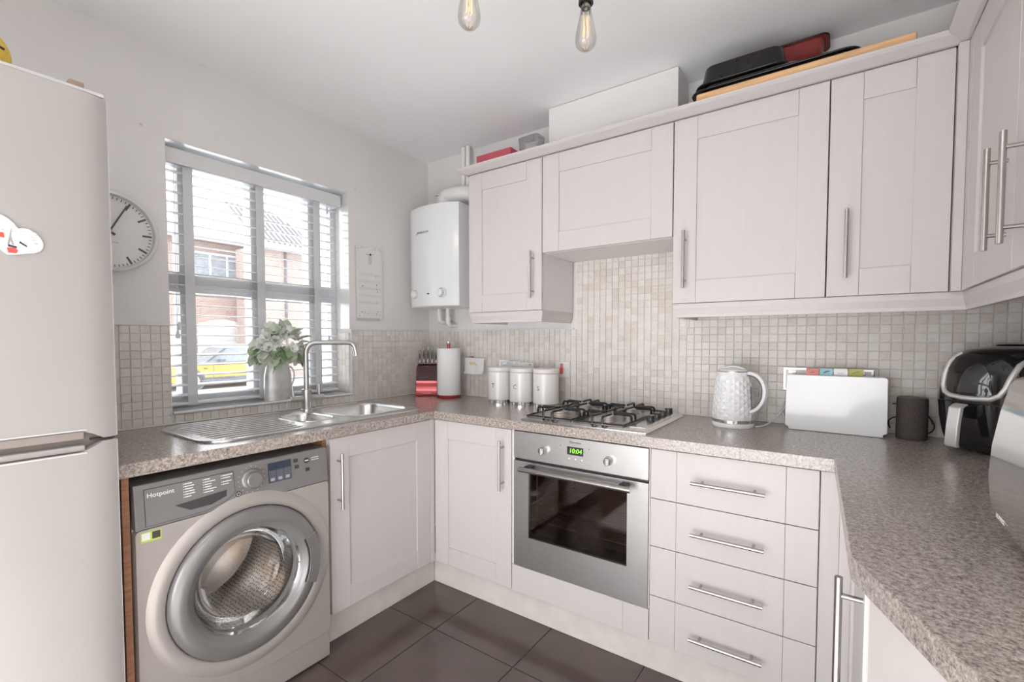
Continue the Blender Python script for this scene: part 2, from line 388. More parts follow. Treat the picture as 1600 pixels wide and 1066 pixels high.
build('diffuser', MB().box(1.15, 1.75, -3.10, -2.50, H-.02, H-.0005), 'white_gloss', cpn)
area('added_top_fill', (1.45, -2.8, H-.025), (0, 0, 0), .58, .58, 9, (1, .96, .92))  # overhead fill lamp, added to brighten the room
# wall tiles: which ones show largest decides which are single parts
RV = Vector((math.cos(YAW), math.sin(YAW), 0)); AX = Vector((-math.sin(YAW)*math.cos(PITCH), math.cos(YAW)*math.cos(PITCH), math.sin(PITCH))); UV = RV.cross(AX)
def toimg(p):
    d = Vector(p)-CAMP; D = d.dot(AX)
    return (800+725.53*d.dot(RV)/D, 559.92-725.53*d.dot(UV)/D) if D > .05 else (-999, -999)
def tiles(wall, fr, cells, tname):
    G = MB(fr)
    rec = []
    for (a0, a1, z0, z1) in cells:
        pp = [toimg(fr(q)) for q in ((a0, .008, z0), (a1, .008, z0), (a1, .008, z1), (a0, .008, z1))]
        ar = abs(sum(pp[i][0]*pp[(i+1) % 4][1]-pp[(i+1) % 4][0]*pp[i][1] for i in range(4)))/2
        cx = sum(q[0] for q in pp)/4; cy = sum(q[1] for q in pp)/4
        inf = 0 < cx < 1600 and 0 < cy < 1066
        hid = inf and any(x0 < cx < x1 and y0 < cy < y1 for x0, x1, y0, y1 in ((0, 183, 0, 1066), (1232, 1386, 585, 680), (1115, 1178, 570, 662), (1470, 1600, 545, 900), (684, 720, 545, 618), (768, 868, 572, 632), (645, 680, 572, 616), (1398, 1450, 618, 690)))
        rec.append((ar if inf and not hid else 0, (a0, a1, z0, z1)))
    rec.sort(key=lambda r: -r[0]); g = .0011; mm = {}
    for k, (ar, (a0, a1, z0, z1)) in enumerate(rec):
        if k < 300:
            key = (round(a1-a0, 4), round(z1-z0, 4))
            if key not in mm:
                w2, h2 = key[0]/2, key[1]/2
                q = MB(Fr((0, 0), tuple(fr.u)[:2], tuple(fr.n)[:2]))
                q.loft([[(-w2+g, 0, -h2+g), (w2-g, 0, -h2+g), (w2-g, 0, h2-g), (-w2+g, 0, h2-g)], [(-w2+g, .0033, -h2+g), (w2-g, .0033, -h2+g), (w2-g, .0033, h2-g), (-w2+g, .0033, h2-g)],
                        [(-w2+g+.001, .0043, -h2+g+.001), (w2-g-.001, .0043, -h2+g+.001), (w2-g-.001, .0043, h2-g-.001), (-w2+g+.001, .0043, h2-g-.001)]])
                mm[key] = q.mesh('wall_tile')
            link('wall_tile', mm[key], 'wall_tile', wall, fr(((a0+a1)/2, .0042+random.uniform(-.0004, .0004), (z0+z1)/2)))
        else:
            G.box(a0+g, a1-g, .0042, .0085, z0+g, z1-g)
    if G.v:
        o = build('distant_tiles', G, 'wall_tile', wall); o['kind'] = 'stuff'
Z0 = .915
def cellgrid(a_from, a_to, z_from, z_to, origin=0):
    out = []; i0 = math.floor((a_from-origin)/TP-1e-6); i1 = math.ceil((a_to-origin)/TP+1e-6); j0 = round((z_from-Z0)/TP); j1 = math.ceil((z_to-Z0)/TP-1e-6)
    for i in range(i0, i1):
        for j in range(j0, j1):
            c = (max(a_from, origin+i*TP), min(a_to, origin+(i+1)*TP), Z0+j*TP, min(z_to, Z0+(j+1)*TP))
            if c[1]-c[0] > .005 and c[3]-c[2] > .005: out.append(c)
    return out
ZT = Z0+12*TP
build('grout_bed', MB(FL).box(-1.84, WY0, .0002, .0041, .911, ZT).box(WY0, WY1, .0002, .0041, .911, WZ0-.002).box(WY1, -.005, .0002, .0041, .911, ZT), 'grout', wall_left)
tiles(wall_left, FL, cellgrid(-1.84, WY0, Z0, ZT, WY0)+cellgrid(WY0, WY1, Z0, WZ0-.002)+cellgrid(WY1, -.009, Z0, ZT), 'wall_left')
build('grout_bed', MB(FB).box(.005, 2.88, .0002, .0041, .911, ZT).box(1.10, 1.695, .0002, .0041, ZT, 1.72).box(1.695, 2.88, .0002, .0041, ZT, 1.403), 'grout', wall_back)
tiles(wall_back, FB, cellgrid(.009, 2.88, Z0, ZT)+cellgrid(1.105, 1.69, ZT, 1.72, 33*TP)+cellgrid(1.69, 2.88, ZT, 1.403), 'wall_back')
split('tile_trim', MB(FL).box(-1.84, WY0, .0002, .0105, ZT, ZT+.006).box(WY1, -.0, .0002, .0105, ZT, ZT+.006), 'white_matt', wall_left)
split('tile_trim', MB(FB).box(.011, 1.09, .0002, .0105, ZT, ZT+.006), 'white_matt', wall_back)
build('sealant_bead', MB(FB).prism([(.0086, .9105), (.017, .9105), (.0086, .9195)], 0, 0) if False else MB(FB).box(.02, 2.87, .0088, .0135, .9104, .9165), 'seal', wall_back, bevel=.002)
build('sealant_bead', MB(FL).box(-1.83, -.02, .0088, .0135, .9104, .9165), 'seal', wall_left, bevel=.002)
# reveal tiles on the far side of the window recess, window sill, beads round the opening
build('reveal_grout', MB().box(-.12, -.001, WY1-.0045, WY1-.0002, WZ0+.012, ZT-.02), 'grout', wall_left)
rm = MB().box(-.0155, .0155, -.004, 0, -.0155, .0155).mesh('reveal_tile')
for i in range(3):
    for j in range(10): link('reveal_tile', rm, 'wall_tile', wall_left, (-.018-i*TP, WY1-.0046, WZ0+.031+j*TP))
s = MB().box(-.118, .020, WY0+.002, WY1-.002, WZ0+.0005, WZ0+.011)
build('window_ledge', s, 'white_gloss', wall_left, bevel=.003)
split('brightening_lining', MB().box(-.12, -.0005, WY0+.0002, WY1-.0002, WZ1-.003, WZ1-.0003).box(-.12, -.0005, WY1-.003, WY1-.0003, ZT+.004, WZ1-.003).box(-.12, -.0005, WY0+.0003, WY0+.003, WZ0+.012, WZ1-.003), 'white_gloss', wall_left)  # whiter lining added to stand in for daylight on the reveals
split('opening_bead', MB().box(-.004, .011, WY0-.006, WY0-.0005, .93, ZT+.004).box(-.004, .011, WY1+.0005, WY1+.006, .955, ZT+.004), 'white_matt', wall_left, bevel=.002)
for (y, z, r) in ((-1.563, 2.104, .006), (-.574, 2.112, .005)):
    build('filler_mark', MB(FL).lathe([(r, .0002), (r*.8, .0009), (0.0001, .001)], (y, 0, z), 10, 'y', True), 'ink_beige', wall_left)

# ------------------------------------------------------------------ window
X0, X1 = -.19, -.125
WZB, WZT, ZM0, ZM1 = WZ0+.050, WZ1-.022, 1.485, 1.545
fr_ = MB().box(X0, X1, WY0, WY1, WZ0+.002, WZB).box(X0, X1, WY0, WY1, WZT, WZ1).box(X0, X1, WY0, WY0+.018, WZB, WZT).box(X0, X1, WY1-.035, WY1, WZB, WZT)
win = struct(build('window_1', fr_, 'upvc', bevel=.004))
VB = [(WY0+.018, WY0+.018), (-1.405, -1.372), (-1.100, -1.050), (-.792, -.758), (WY1-.035, WY1-.035)]
for a, b in VB[1:4]: build('mullion', MB().box(X0+.005, X1+.010, a, b, WZB, WZT), 'upvc', win, bevel=.003)
for k in range(4):
    a, b = VB[k][1], VB[k+1][0]
    build('transom', MB().box(X0+.005, X1+.008, a, b, ZM0, ZM1), 'upvc', win, bevel=.003)
    for za, zb in ((WZB, ZM0), (ZM1, WZT)):
        so = split('glazing_bead', MB().box(X0+.04, X1+.004, a, b, za, za+.014).box(X0+.04, X1+.004, a, b, zb-.014, zb), 'upvc', win)
        build('pane', MB().box(X0+.03, X0+.034, a, b, za, zb), 'window_glass', win)
hd = build('window_handle', MB().box(X1+.011, X1+.03, -.785, -.767, 1.20, 1.30).box(X1+.0105, X1+.02, -.79, -.762, 1.19, 1.23), 'white_plastic', win, bevel=.004)

# ------------------------------------------------------------------ fitted kitchen helpers
def handle(fr, a, z, d, parent, vertical=True, L=.224, so=.034, r=.0062):
    mb = MB(fr); h = L/2; k = .08
    if vertical:
        mb.cyl((a, d+so, z-h), (a, d+so, z+h), r)
        for s in (-k, k): mb.cyl((a, d, z+s), (a, d+so, z+s), r*.72, 10)
    else:
        mb.cyl((a-h, d+so, z), (a+h, d+so, z), r)
        for s in (-k, k): mb.cyl((a+s, d, z), (a+s, d+so, z), r*.72, 10)
    return build('handle', mb, 'nickel', parent, smooth=40)
def carcass(fr, a0, a1, d0, d1, z0, z1, parent, top=True, mat='carcass'):
    t = .016; mb = MB(fr).box(a0, a0+t, d0, d1, z0, z1).box(a1-t, a1, d0, d1, z0, z1).box(a0+t, a1-t, d0, d0+.008, z0, z1).box(a0+t, a1-t, d0+.008, d1, z0, z0+t)
    if top: mb.box(a0+t, a1-t, d0+.008, d1, z1-t, z1)
    return build('carcass', mb, mat, parent)
def shaker(fr, a0, a1, z0, z1, d, parent, t=.02, st=.088, rl=.088, hid=None):
    g = .0015; a0 += g; a1 -= g; z0 += g; z1 -= g; e = .0005
    mb = MB(fr).box(a0, a0+st-e, d, d+t, z0, z1).box(a1-st+e, a1, d, d+t, z0, z1).box(a0+st, a1-st, d, d+t-.0004, z0, z0+rl).box(a0+st, a1-st, d, d+t-.0004, z1-rl, z1)
    o = build('door', mb, 'cabinet', parent, bevel=.0012)
    build('panel', MB(fr).box(a0+st-.004, a1-st+.004, d+.002, d+t-.007, z0+rl-.004, z1-rl+.004), 'cabinet', o)
    return o
def sweep(path, prof, mb):
    P = [Vector(p) for p in path]; N = []
    for i in range(len(P)-1):
        t = (P[i+1]-P[i]).normalized(); N.append(Vector((t.y, -t.x)))       # outward = right of travel
    loops = []
    for i, p in enumerate(P):
        if i == 0: m = N[0]
        elif i == len(P)-1: m = N[-1]
        else:
            m = N[i-1]+N[i]; m = m/(m.dot(N[i]))
        loops.append([(p.x+m.x*o, p.y+m.y*o, z) for o, z in prof])
    return mb.loft(loops)

# ------------------------------------------------------------------ base units, window wall
DL = .61        # door face of the run under the window
DB = .581       # door face of the run under the hob
ZD0, ZD1 = .147, .866
c = thing('sink_base_cabinet', 'white shaker base cabinet under the sink, right of the washing machine', 'cabinet', (.3, -.88, .147), 'white fitted kitchen cabinets')
carcass(FL, -1.162, -.605, .02, DL-.0212, ZD0, .868, c, top=False)
build('oak_side_panel', MB(FL).box(-1.181, -1.1625, .05, DL-.022, .001, .868), 'oak_edge', c)
d = shaker(FL, -1.162, -.605, ZD0, ZD1, DL-.02, c)
handle(FL, -1.128, .692, DL, d)
build('corner_post', MB().box(DL-.03, DL+.005, -.6045, -DB-.0005, ZD0, ZD1), 'cabinet', c)
c = thing('corner_base_cabinet', 'white shaker base cabinet between the inner corner and the oven', 'cabinet', (.85, -.3, .147), 'white fitted kitchen cabinets')
carcass(FB, DL+.001, 1.0865, .02, DB-.0212, ZD0, .868, c)
d = shaker(FB, DL+.006, 1.0865, ZD0, ZD1, DB-.02, c)
handle(FB, 1.043, .702, DB, d)
c = thing('drawer_cabinet', 'white base cabinet with four stacked drawers right of the oven', 'cabinet', (1.96, -.3, .147), 'white fitted kitchen cabinets')
carcass(FB, 1.706, 2.222, .02, DB-.0212, ZD0, .868, c)
zb = [.147, .322, .506, .683, .866]
for k in range(4):
    z0, z1 = zb[3-k]+.0013, zb[4-k]-.0013; a0, a1, b0, b1 = 1.7075, 1.800, 2.134, 2.2205
    mb = MB(FB).box(a0, a1-.0006, DB-.02, DB, z0, z1).box(a1, b0-.0006, DB-.02, DB, z0, z1).box(b0, b1, DB-.02, DB, z0, z1)
    o = build('drawer', mb, 'cabinet', c, bevel=.0012)
    handle(FB, 1.967, (.771, .592, .411, .225)[k], DB, o, False)
c = thing('oven_housing', 'white oven housing with a plain panel below the built-in oven', 'cabinet', (1.39, -.3, .147), 'white fitted kitchen cabinets')
build('carcass', MB(FB).box(1.0875, 1.1015, .02, DB-.022, ZD0, .868).box(1.69, 1.705, .02, DB-.022, ZD0, .868).box(1.1015, 1.69, .02, DB-.022, ZD0, .255).box(1.1015, 1.69, .02, .03, .255, .868), 'carcass', c)
build('lower_panel', MB(FB).box(1.0885, 1.6035, DB-.02, DB, ZD0, .264).box(1.604, 1.7045, DB-.02, DB, ZD0, .264), 'cabinet', c, bevel=.001)
build('edge_strip', MB(FB).box(1.0885, 1.1005, DB-.02, DB-.003, .2655, .866), 'seal', c); build('edge_strip', MB(FB).box(1.7015, 1.7048, DB-.02, DB-.003, .2655, .866), 'seal', c)
# plinths
o = build('plinth_board', MB().box(.535, .551, -1.1615, -.5225, .001, .146), 'plinth_paint', bevel=.001); tag(o, 'white plinth board under the sink cabinet', 'plinth', 'kickboards')
o = build('plinth_board', MB().box(.552, 2.30, -.522, -.506, .001, .146), 'plinth_paint', bevel=.001); tag(o, 'long white plinth board under the oven and drawers', 'plinth', 'kickboards')
# right run
c = thing('right_base_cabinet', 'white base cabinet under the right-hand worktop with a tall bar handle', 'cabinet', (2.6, -.96, .147), 'white fitted kitchen cabinets')
carcass(FR, .61, 1.325, .02, RX-2.322, ZD0, .868, c)
build('corner_filler', MB().box(2.2235, 2.272, -DB, -DB+.02, ZD0, .866).box(2.272, 2.3185, -.6135, -DB+.02, ZD0, .866), 'cabinet', c, bevel=.001)
d = shaker(FR, .615, 1.322, ZD0, ZD1, RX-2.320, c)
handle(FR, 1.277, .738, RX-2.300, d)
o = MB().prism([(2.306, -1.334), (2.470, -1.76), (2.487, -1.754), (2.323, -1.334)], .001, .868)
tag(build('angled_end_panel', o, 'cabinet', bevel=.001), 'white angled end panel below the slanted worktop edge at the right', 'panel')
tag(build('plinth_board', MB().box(2.36, 2.376, -1.32, -.53, .001, .146), 'plinth_paint', bevel=.001), 'white plinth board under the right-hand cabinet', 'plinth', 'kickboards')

# ------------------------------------------------------------------ worktop
wt = thing('worktop', 'grey speckled stone-effect worktop running round three walls', 'worktop', (.6, -.6, .87))
SINKHOLE = rrect(.135, .505, -1.20, -.60, .04)
build('slab', MB().plate([(.001, -1.838), (.63, -1.838), (.63, -.6005), (.001, -.001)], [SINKHOLE], .8705, .91), 'worktop', wt, bevel=.0016)
build('slab', MB().prism([(.0012, -.001), (.6302, -.6004), (2.257, -.6004), (2.281, -1.326), (2.525, -1.95), (2.8835, -1.95), (2.8835, -.001)], .8705, .91), 'worktop', wt, bevel=.0016)

# ------------------------------------------------------------------ wall units
ZU0, ZU1, UT = 1.405, 2.130, 2.150
UY = .331
def upper(name, label, a0, a1, z0, hinge, fr=FB, dd=UY, st=.088):
    c = thing(name, label, 'cabinet', fr(((a0+a1)/2, dd/2, z0)), 'white fitted kitchen cabinets')
    carcass(fr, a0+.0005, a1-.0005, .001 if z0 > 1.5 else .0125, dd-.0212, z0, UT, c)
    d = shaker(fr, a0, a1, z0, ZU1, dd-.02, c, st=st)
    if hinge is not None: handle(fr, hinge, 1.575, dd, d)
    return c
upper('wall_cabinet', 'white shaker wall cabinet beside the boiler', .632, 1.088, ZU0, 1.042)
upper('hood_cabinet', 'white bridging wall cabinet with a wide flap above the hob', 1.0895, 1.702, 1.675, None)
upper('wall_cabinet', 'widest white shaker wall cabinet, right of the hob flap', 1.7035, 2.217, ZU0, 1.753)
upper('wall_cabinet', 'white shaker wall cabinet nearest the right inner corner', 2.2185, 2.527, ZU0, 2.271)
c = thing('wall_cabinet', 'white two-door wall cabinet on the right-hand wall', 'cabinet', (2.7, -.85, 1.405), 'white fitted kitchen cabinets')
RD = RX-2.552
carcass(FR, .40, 1.24, .001, RD-.0212, ZU0, UT, c)
d = shaker(FR, .400, .832, ZU0, ZU1, RD-.02, c); handle(FR, .782, 1.57, RD, d)
d = shaker(FR, .834, 1.24, ZU0, ZU1, RD-.02, c); handle(FR, .906, 1.565, RD, d)
build('corner_post', MB().box(2.5285, 2.551, -.352, -.312, ZU0, ZU1), 'cabinet', c, bevel=.001)
build('corner_infill', MB().box(2.5515, 2.571, -.3985, -.33, ZU0, ZU1), 'cabinet', c)
ch = thing('cornice', 'white sloped cornice moulding along the top of the wall cabinets', 'moulding', (1.5, -.33, 2.131))
CP = [(-.03, 2.1512), (-.03, 2.160), (.052, 2.160), (.052, 2.153), (.045, 2.147), (.012, 2.1315), (.0, 2.1315), (.0, 2.1512)]
build('front_run', sweep([(.632, -.004), (.632, -UY), (2.552, -UY), (2.552, -1.24)], CP, MB()), 'cabinet', ch)
pl = thing('pelmet', 'white pelmet moulding below the wall cabinet beside the boiler', 'moulding', (.86, -.3, 1.349), 'pelmets under the wall cabinets')
PP = [(-.018, 1.4045), (.006, 1.4045), (.006, 1.385), (-.002, 1.362), (-.002, 1.350), (-.018, 1.350)]
build('moulding', sweep([(.640, -.013), (.640, -.318), (1.081, -.318), (1.081, -.013)], PP, MB()), 'cabinet', pl)
pl = thing('pelmet', 'white pelmet moulding below the wall cabinets right of the hob', 'moulding', (2.2, -.3, 1.349), 'pelmets under the wall cabinets')
build('moulding', sweep([(1.711, -.013), (1.711, -.318), (2.566, -.318), (2.566, -1.23)], PP, MB()), 'cabinet', pl)
tag(build('duct_boxing', MB().box(1.03, 1.672, -.172, -.001, 2.151, H-.003), 'wall_paint', bevel=.001), 'white boxed-in extractor duct between the hob cabinet and ceiling', 'boxing')

# ------------------------------------------------------------------ washing machine
def circ(cx, cy, r, n=40): return [(cx+r*math.cos(2*PI*i/n), cy+r*math.sin(2*PI*i/n)) for i in range(n)]
WC = (-1.484, .446); WA0, WA1, WD = -1.797, -1.189, .638
wm = thing('washing_machine', 'silver and grey front-loading washing machine under the sink drainer', 'washing machine', (.33, -1.49, 0))
build('body', MB(FL).box(WA0, WA0+.012, .05, WD-.03, .012, .838).box(WA1-.012, WA1, .05, WD-.03, .012, .838).box(WA0+.012, WA1-.012, .05, .06, .012, .838).box(WA0+.012, WA1-.012, .06, WD-.03, .012, .03).box(WA0, WA1, .05, WD-.06, .822, .840), 'wm_silver', wm)
fp = MB(FL); out = rrect(WA0, WA1, .115, .712, .012, 4); hole = circ(*WC, .238)
fp.fill(out, [hole], lambda a, b: (a, WD, b)); fp.loft([[(a, WD-.03, b) for a, b in out], [(a, WD, b) for a, b in out]], True, False, False)
fp.loft([[(a, WD, b) for a, b in hole], [(a, WD-.03, b) for a, b in hole]], True, False, False)
build('front_panel', fp, 'wm_silver', wm, smooth=35)
build('front_dish', MB(FL).lathe([(.296, .0), (.290, .004), (.278, .009), (.262, .010), (.252, .007), (.2475, .002), (.2475, -.002)], (WC[0], WD, WC[1]), 56, 'y'), 'wm_silver', wm, smooth=60)
split('foot', MB(FL).cyl((WA0+.05, WD-.09, .001), (WA0+.05, WD-.09, .012), .018).cyl((WA1-.05, WD-.09, .001), (WA1-.05, WD-.09, .012), .018).cyl((WA1-.05, .12, .001), (WA1-.05, .12, .012), .018).cyl((WA0+.05, .12, .001), (WA0+.05, .12, .012), .018), 'dark_grey', wm)
k = MB(FL).prism([(WA0, .013), (WA1, .013), (WA1, .1135), (WA0, .1135)], WD-.03, WD-.004, 'y')
build('kick_panel', k, 'wm_silver', wm, bevel=.003)
# control fascia, slightly raked
def fas(a, z, e=0): return (a, WD+.002-(z-.712)*.09+e, z)
cp = MB(FL)
prof = [(WD-.03, .7135), (WD+.002, .7135), (WD-.0095, .835), (WD-.014, .842), (WD-.06, .842)]
cp.loft([[(WA0, d_, z_) for d_, z_ in prof], [(WA1, d_, z_) for d_, z_ in prof]])
fa = build('control_panel', cp, 'wm_panel', wm, bevel=.003)
FF = lambda a0, z0, e=.0008: (lambda a, d, z: FL(fas(a0+a, z0+z, e+d)))
def onfas(mb, pts, e0, e1): return mb.loft([[fas(a, z, e0) for a, z in pts], [fas(a, z, e1) for a, z in pts]])
dp = [(-1.772, .722), (-1.62, .722), (-1.565, .735), (-1.535, .752), (-1.53, .762), (-1.533, .826), (-1.772, .826)]
dr = build('detergent_drawer', onfas(MB(FL), dp, .0002, .0022), 'wm_panel', wm)
build('drawer_gap', onfas(MB(FL), [(a+(.0016 if a > -1.7 else -.0016), z+(.0016 if z > .78 else -.0016)) for a, z in dp], .0001, .0006), 'ink', wm)
g = [(-1.70, .762), (-1.555, .772), (-1.556, .753), (-1.60, .738), (-1.66, .738)]
build('drawer_grip', onfas(MB(FL), g, .0022, .0027), 'dark_grey', dr)
text('brand_lettering', 'Hotpoint', .0185, FF(-1.733, .808, .0024), 'ink_white', dr)
pr = MB(FL)
random.seed(3)
for cx_, rows in ((-1.672, 6), (-1.618, 6), (-1.566, 4)):
    for r_ in range(rows):
        L = random.uniform(.016, .034); z = .818-.0078*r_-(.004 if cx_ > -1.6 and r_ > 1 else 0)
        onfas(pr, [(cx_-.004, z), (cx_-.002, z), (cx_-.002, z+.0026), (cx_-.004, z+.0026)], .0022, .0025); onfas(pr, [(cx_, z), (cx_+L, z), (cx_+L, z+.0026), (cx_, z+.0026)], .0022, .0025)
build('programme_list', pr, 'ink_white', dr)['kind'] = 'stuff'
DC = (-1.474, .787)
def disc(c_, prof_, n=28):
    mb = MB(FL)
    mb.loft([[fas(c_[0]+r*math.cos(2*PI*i/n), c_[1]+r*math.sin(2*PI*i/n), e) for i in range(n)] for r, e in prof_], True, True, True); return mb
dl_ = build('programme_dial', disc(DC, [(.034, .0002), (.034, .006), (.031, .009), (.026, .010), (.025, .026), (.023, .028)]), 'wm_ring', wm, smooth=40)
tk = MB(FL)
for i in range(16):
    t = 2*PI*i/16; a, z = DC[0]+.043*math.cos(t), DC[1]+.043*math.sin(t); onfas(tk, [(a-.001, z-.001), (a+.001, z-.001), (a+.001, z+.001), (a-.001, z+.001)], .0002, .0006)
build('dial_tick', tk, 'ink_white', wm)['kind'] = 'stuff'
pb = build('power_button', disc((-1.519, .748), [(.0095, .0002), (.0095, .0012), (.008, .0015)]), 'dark_grey', wm)
ri = MB(FL).tube([Vector(fas(-1.519+.0055*math.cos(t), .748+.0055*math.sin(t), .002)) for t in [PI/2+.6+(2*PI-1.2)*i/14 for i in range(15)]], .0006, 5).tube([fas(-1.519, .749, .002), fas(-1.519, .755, .002)], .0006, 5)
build('power_symbol', ri, 'ink_white', pb)
ds = build('display', onfas(MB(FL), [(-1.418, .757), (-1.335, .757), (-1.335, .826), (-1.418, .826)], .0002, .0018), 'display_blue', wm)
for i in range(3): build('touch_key', onfas(MB(FL), [(-1.416+i*.027, .759), (-1.391+i*.027, .759), (-1.391+i*.027, .80), (-1.416+i*.027, .80)], .0018, .0022), 'display_cell', ds)
for i in range(3): build('key_icon', onfas(MB(FL), [(-1.411+i*.027, .763), (-1.397+i*.027, .763), (-1.397+i*.027, .773), (-1.411+i*.027, .773)], .0022, .0025), 'ink_grey', ds)
for (a, z) in ((-1.316, .816), (-1.313, .793), (-1.272, .774)): build('button', onfas(MB(FL), [(a-.008, z-.006), (a+.008, z-.006), (a+.008, z+.006), (a-.008, z+.006)], .0002, .0016), 'dark_grey', wm)
sb = build('start_button', disc((-1.274, .808), [(.0105, .0002), (.0105, .0016), (.009, .002)]), 'dark_grey', wm)
build('start_symbol', onfas(MB(FL), [(-1.281, .806), (-1.267, .806), (-1.267, .810), (-1.281, .810)], .002, .0024), 'ink_white', sb)
for i in range(2): onf = build('fascia_print', onfas(MB(FL), [(-1.255, .812-.008*i), (-1.225, .812-.008*i), (-1.225, .8145-.008*i), (-1.255, .8145-.008*i)], .0002, .0005), 'ink_white', wm)
sk = build('energy_sticker', MB(FL).box(-1.786, -1.735, WD+.0002, WD+.0007, .676, .706), 'sticker_green', wm)
build('sticker_icon', MB(FL).box(-1.783, -1.763, WD+.0007, WD+.001, .682, .703), 'paper_flat', sk); build('sticker_icon', MB(FL).box(-1.758, -1.738, WD+.0007, WD+.001, .682, .703), 'ink', sk)
# door
CC = (WC[0], WD, WC[1])
do = build('door', MB(FL).lathe([(.2455, -.004), (.2455, .010), (.238, .020), (.222, .026), (.205, .028), (.196, .026), (.190, .018), (.182, .010), (.174, .004), (.168, -.02), (.166, -.03), (.185, -.03), (.2455, -.02)], CC, 64, 'y'), 'wm_ring', wm, smooth=50)
build('door_gap', MB(FL).lathe([(.2475, .001), (.2456, .001)], CC, 56, 'y'), 'ink', wm)
bo = [(.172, .006), (.168, -.03), (.160, -.07), (.145, -.10), (.10, -.118), (.04, -.124), (.0005, -.125)]
build('porthole', MB(FL).lathe(bo, CC, 48, 'y'), 'porthole_glass', do, smooth=80)
hg = []
for e, rr in ((.0285, 1), (.0295, .97)):
    pass
t0 = [-.42+.84*i/10 for i in range(11)]
pts = [(WC[0]+.240*math.cos(t), WC[1]+.240*math.sin(t)) for t in t0]+[(WC[0]+.199*math.cos(t), WC[1]+.199*math.sin(t)) for t in reversed(t0)]
build('door_handle', MB(FL).loft([[(a, WD+.0262, b) for a, b in pts], [(a, WD+.0305, b) for a, b in pts]]), 'wm_ring', do, bevel=.002)
pts2 = [(WC[0]+.205*math.cos(t), WC[1]+.205*math.sin(t)) for t in t0]+[(WC[0]+.192*math.cos(t), WC[1]+.192*math.sin(t)) for t in reversed(t0)]
build('handle_recess', MB(FL).loft([[(a, WD+.0275, b) for a, b in pts2], [(a, WD+.0288, b) for a, b in pts2]]), 'dark_grey', do)
build('door_seal', MB(FL).lathe([(.238, -.03), (.225, -.045), (.205, -.06), (.20, -.085), (.215, -.095), (.224, -.09)], CC, 48, 'y'), 'grey_plastic', wm, smooth=60)
drm = build('drum', MB(FL).lathe([(.213, -.097), (.235, -.12), (.238, -.2), (.238, -.45), (.23, -.47)], CC, 56, 'y'), 'drum_perf', wm, smooth=50)
build('drum_back', MB(FL).lathe([(.232, -.462), (.18, -.468), (.12, -.455), (.0005, -.45)], CC, 48, 'y'), 'drum_steel', drm, smooth=60)
for t in (2.2, 4.3, 6.35):
    lp = []
    for dd_, w_, h_ in ((-.13, .02, .005), (-.16, .042, .045), (-.30, .042, .05), (-.43, .03, .03)):
        R_ = .236; c_, s_ = math.cos(t), math.sin(t)
        f_ = lambda w__, h__: (WC[0]+(R_-h__)*c_-w__*s_, WD+dd_, WC[1]+(R_-h__)*s_+w__*c_)
        lp.append([f_(-w_, 0), f_(-w_*.6, h_*.7), f_(0, h_), f_(w_*.6, h_*.7), f_(w_, 0)])
    build('drum_paddle', MB(FL).loft(lp), 'drum_steel', drm, smooth=60)
tag(build('oak_end_panel', MB(FL).box(-1.8185, -1.8015, .03, .612, .001, .869), 'oak_edge'), 'oak-edged end panel between the fridge freezer and washing machine', 'panel')

# ------------------------------------------------------------------ fridge freezer
fg = thing('fridge_freezer', 'tall silver fridge freezer at the left edge', 'fridge', (.35, -2.14, 0))
FY0, FY1, FX = -2.44, -1.8416, .692
build('cabinet_body', MB().box(.05, .625, FY0+.003, FY1-.004, .02, 1.885), 'fridge_silver', fg, bevel=.006)
build('top_cap', MB().box(.05, FX-.012, FY0+.001, FY1-.002, 1.8855, 1.897), 'fridge_edge', fg, bevel=.004)
split('foot', MB().cyl((.6, FY1-.06, .001), (.6, FY1-.06, .02), .02).cyl((.6, FY0+.06, .001), (.6, FY0+.06, .02), .02).cyl((.1, FY1-.06, .001), (.1, FY1-.06, .02), .02).cyl((.1, FY0+.06, .001), (.1, FY0+.06, .02), .02), 'dark_grey', fg)
def fdoor(name, bot, top):      # stations across the door: (y, bulge, key)
    ys = [(FY0, -.012), (FY0+.02, -.003), (FY0+.05, 0), (-1.915, 0), (-1.890, -.0005), (-1.872, -.0022), (-1.855, -.0065), (-1.8416, -.0125)]
    lp = []
    for y, e in ys:
        z0, z1 = bot(y), top(y); lp.append([(.628, y, z0), (FX+e, y, z0), (FX+e, y, z1), (.628, y, z1)])
    return build(name, MB().loft(lp), 'fridge_silver', fg, smooth=30)
edge = lambda y, a, b: a if y < -1.905 else b if y > -1.875 else a+(b-a)*(y+1.905)/.03
ud = fdoor('fridge_door', lambda y: edge(y, 1.0285, 1.0045), lambda y: 1.882)
ld = fdoor('freezer_door', lambda y: .06, lambda y: edge(y, .973, .996))
build('grip_channel', MB().box(.629, .652, FY0+.01, -1.86, .975, 1.027), 'fridge_grip', fg)
build('grip_rail', MB().box(.653, .676, FY0+.01, -1.905, 1.004, 1.026), 'fridge_grip', ud, bevel=.004)
build('grip_rail', MB().box(.653, .682, FY0+.01, -1.905, .974, .990), 'fridge_silver', ld, bevel=.004)
split('door_lip', MB().box(FX-.002, FX+.002, FY0+.05, -1.905, 1.0285, 1.0325).box(FX-.002, FX+.002, FY0+.05, -1.905, .969, .973), 'fridge_edge', fg, bevel=.001)
split('edge_trim', MB().box(.63, FX-.0135, FY1-.0005, FY1+.0015, 1.006, 1.881).box(.63, FX-.0135, FY1-.0005, FY1+.0015, .06, .994), 'white_gloss', fg)
build('hinge_pin', MB().cyl((.668, FY1-.012, .996), (.668, FY1-.012, 1.0045), .006).box(.64, .676, FY1-.05, FY1-.004, .9975, 1.002), 'dark_grey', fg)
